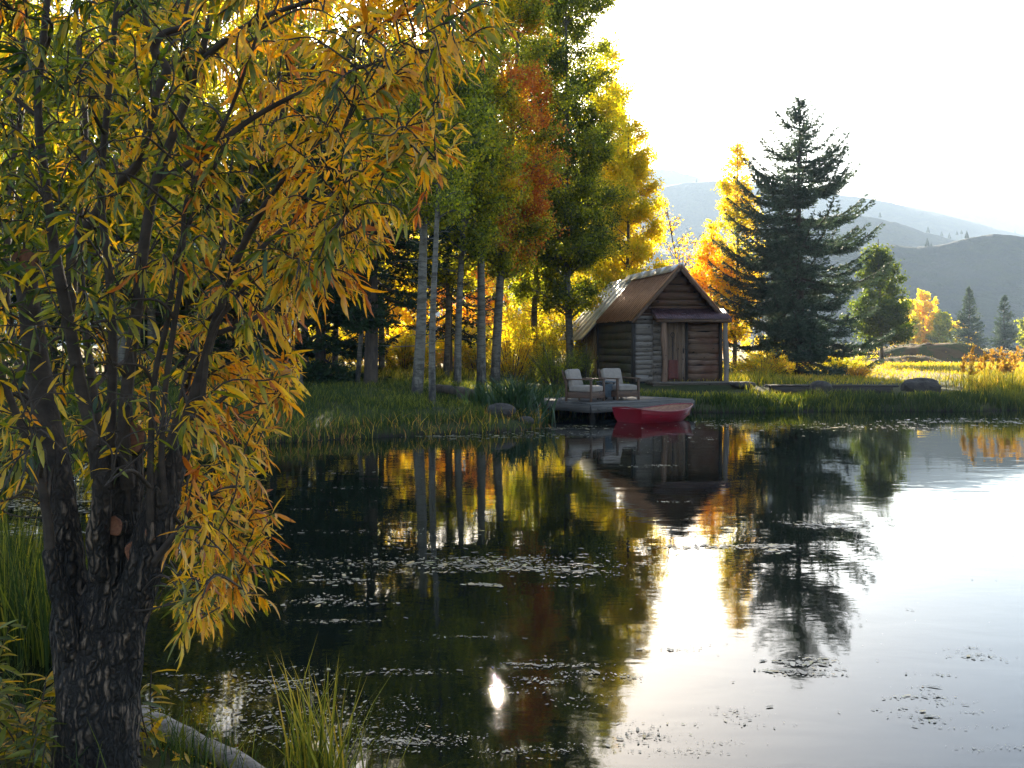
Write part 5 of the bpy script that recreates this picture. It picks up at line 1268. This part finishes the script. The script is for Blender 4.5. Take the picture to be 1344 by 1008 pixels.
# leaves along the twigs
LP = []; LD = []; LN = []; LL = []; LT = []; LC = []
for gi, (p, rr) in enumerate(r3+r2+r1):
    last = gi < len(r3)
    seg = np.linalg.norm(np.diff(p, axis=0), axis=1); cum = np.concatenate([[0], np.cumsum(seg)]); Ltot = cum[-1]
    use = min(Ltot*.9, .42); n = max(6, int(use/.0105)) if last else int(use/.022)
    tt = Ltot-rw.uniform(0, 1, n)**1.1*use
    pos = np.stack([np.interp(tt, cum, p[:,i]) for i in range(3)], -1)
    tan = unit(p[-1]-p[-4]); ph = np.arange(n)*2.4+rw.uniform(0,6)
    a1 = unit(np.cross(tan, ZA)+1e-6); a2 = np.cross(a1, tan)
    out = np.cos(ph)[:,None]*a1+np.sin(ph)[:,None]*a2
    d = unit(tan*.75+out*rw.uniform(.5,1.1,(n,1))+np.array([0,0,-.55])+rw.normal(0,.22,(n,3)))
    nn = unit(np.cross(np.cross(d, out+ZA*.8), d)+rw.normal(0,.45,(n,3)))
    base_t = rw.normal(0,.16)
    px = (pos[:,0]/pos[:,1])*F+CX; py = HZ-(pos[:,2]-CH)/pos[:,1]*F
    # leaf tint more orange towards the right and low down, greener at left and nearest
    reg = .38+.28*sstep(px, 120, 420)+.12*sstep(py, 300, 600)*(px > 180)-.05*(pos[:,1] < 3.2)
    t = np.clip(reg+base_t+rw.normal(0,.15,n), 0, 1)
    LP.append(pos); LD.append(d); LN.append(nn); LL.append(rw.uniform(.035,.11,n)*(1 if last else .85)); LT.append(t)
LP = np.concatenate(LP); LD = np.concatenate(LD); LN = np.concatenate(LN); LL = np.concatenate(LL); LT = np.concatenate(LT)
px = (LP[:,0]/LP[:,1])*F+CX; py = HZ-(LP[:,2]-CH)/LP[:,1]*F
keep = ~((px > 30) & (px < 235) & (py > 430) & (LP[:,1] < 3.75) & (rw.uniform(0,1,len(px)) < .72))
keep &= ~((px > 60) & (px < 260) & (py > 260) & (py <= 430) & (LP[:,1] < 3.6) & (rw.uniform(0,1,len(px)) < .45))
keep &= ~((px < 230) & (py > 640) & (rw.uniform(0,1,len(px)) < .8))
LP, LD, LN, LL, LT = LP[keep], LD[keep], LN[keep], LL[keep], LT[keep]
n = len(LP); print('willow leaves', n)
V, Fs = lance_leaves(LP-WO, LD, LN, LL, LL*rw.uniform(.12,.19,n), rw.uniform(-.2,.9,n))
mk('crown', V, Fs, M['willow'], wil, attrs={'tint': np.repeat(LT, 11)}, smooth=True)

# young willow shoots at the bottom left
def shoot(label, base, H, nst, seed, tint):
    r = np.random.default_rng(seed); zb = gz(*base)
    root = thing('willow_sapling', label, 'sapling', (base[0], base[1], zb), group='young willow shoots at the lower left')
    ps = []; A = []
    for k in range(nst):
        e = np.array([r.normal(0,.11), r.normal(0,.11), H*r.uniform(.6,1.05)]); p = smooth_path(np.array([[r.normal(0,.03), r.normal(0,.03), -.02], e*.5+r.normal(0,.02,3), e]), 6)
        ps.append((p, np.linspace(.004,.0018,len(p)))); A.append(p)
    V, Q = tubes(ps, 5); mk('stem', V, [Q], M['bark_dark'], root)
    P_, D_, N_ = [], [], []
    for p in A:
        n = int(34*H/.45); s = r.uniform(.15,1,n)*(len(p)-1); pos = np.stack([np.interp(s, np.arange(len(p)), p[:,i]) for i in range(3)], -1)
        a = r.uniform(0,6.28,n); d = unit(np.stack([np.cos(a), np.sin(a), r.uniform(-.5,.7,n)], -1)); P_.append(pos); D_.append(d); N_.append(unit(np.array([0,0,1.0])+r.normal(0,.35,(n,3))))
    P_ = np.concatenate(P_); n = len(P_); L = r.uniform(.06,.12,n)
    V, Fs = lance_leaves(P_, np.concatenate(D_), np.concatenate(N_), L, L*.2, r.uniform(.1,.9,n))
    mk('foliage', V, Fs, M['willow'], root, attrs={'tint': np.repeat(np.clip(tint+r.normal(0,.12,n),0,1), 11)}, smooth=True)
shoot('leafy green shoot in the bottom left corner, nearest the frame edge', (-1.88,3.42), .40, 6, 801, .40)
shoot('yellowing shoot close to the left side of the willow base', (-1.76,3.62), .34, 6, 802, .48)
shoot('taller green shoot behind the corner one', (-2.05,3.8), .48, 7, 803, .40)
shoot('low curling shoot right at the foot of the willow trunk', (-1.60,3.30), .22, 4, 804, .32)
shoot('small bright shoot on the right side of the willow trunk', (-1.38,3.82), .34, 3, 805, .45)
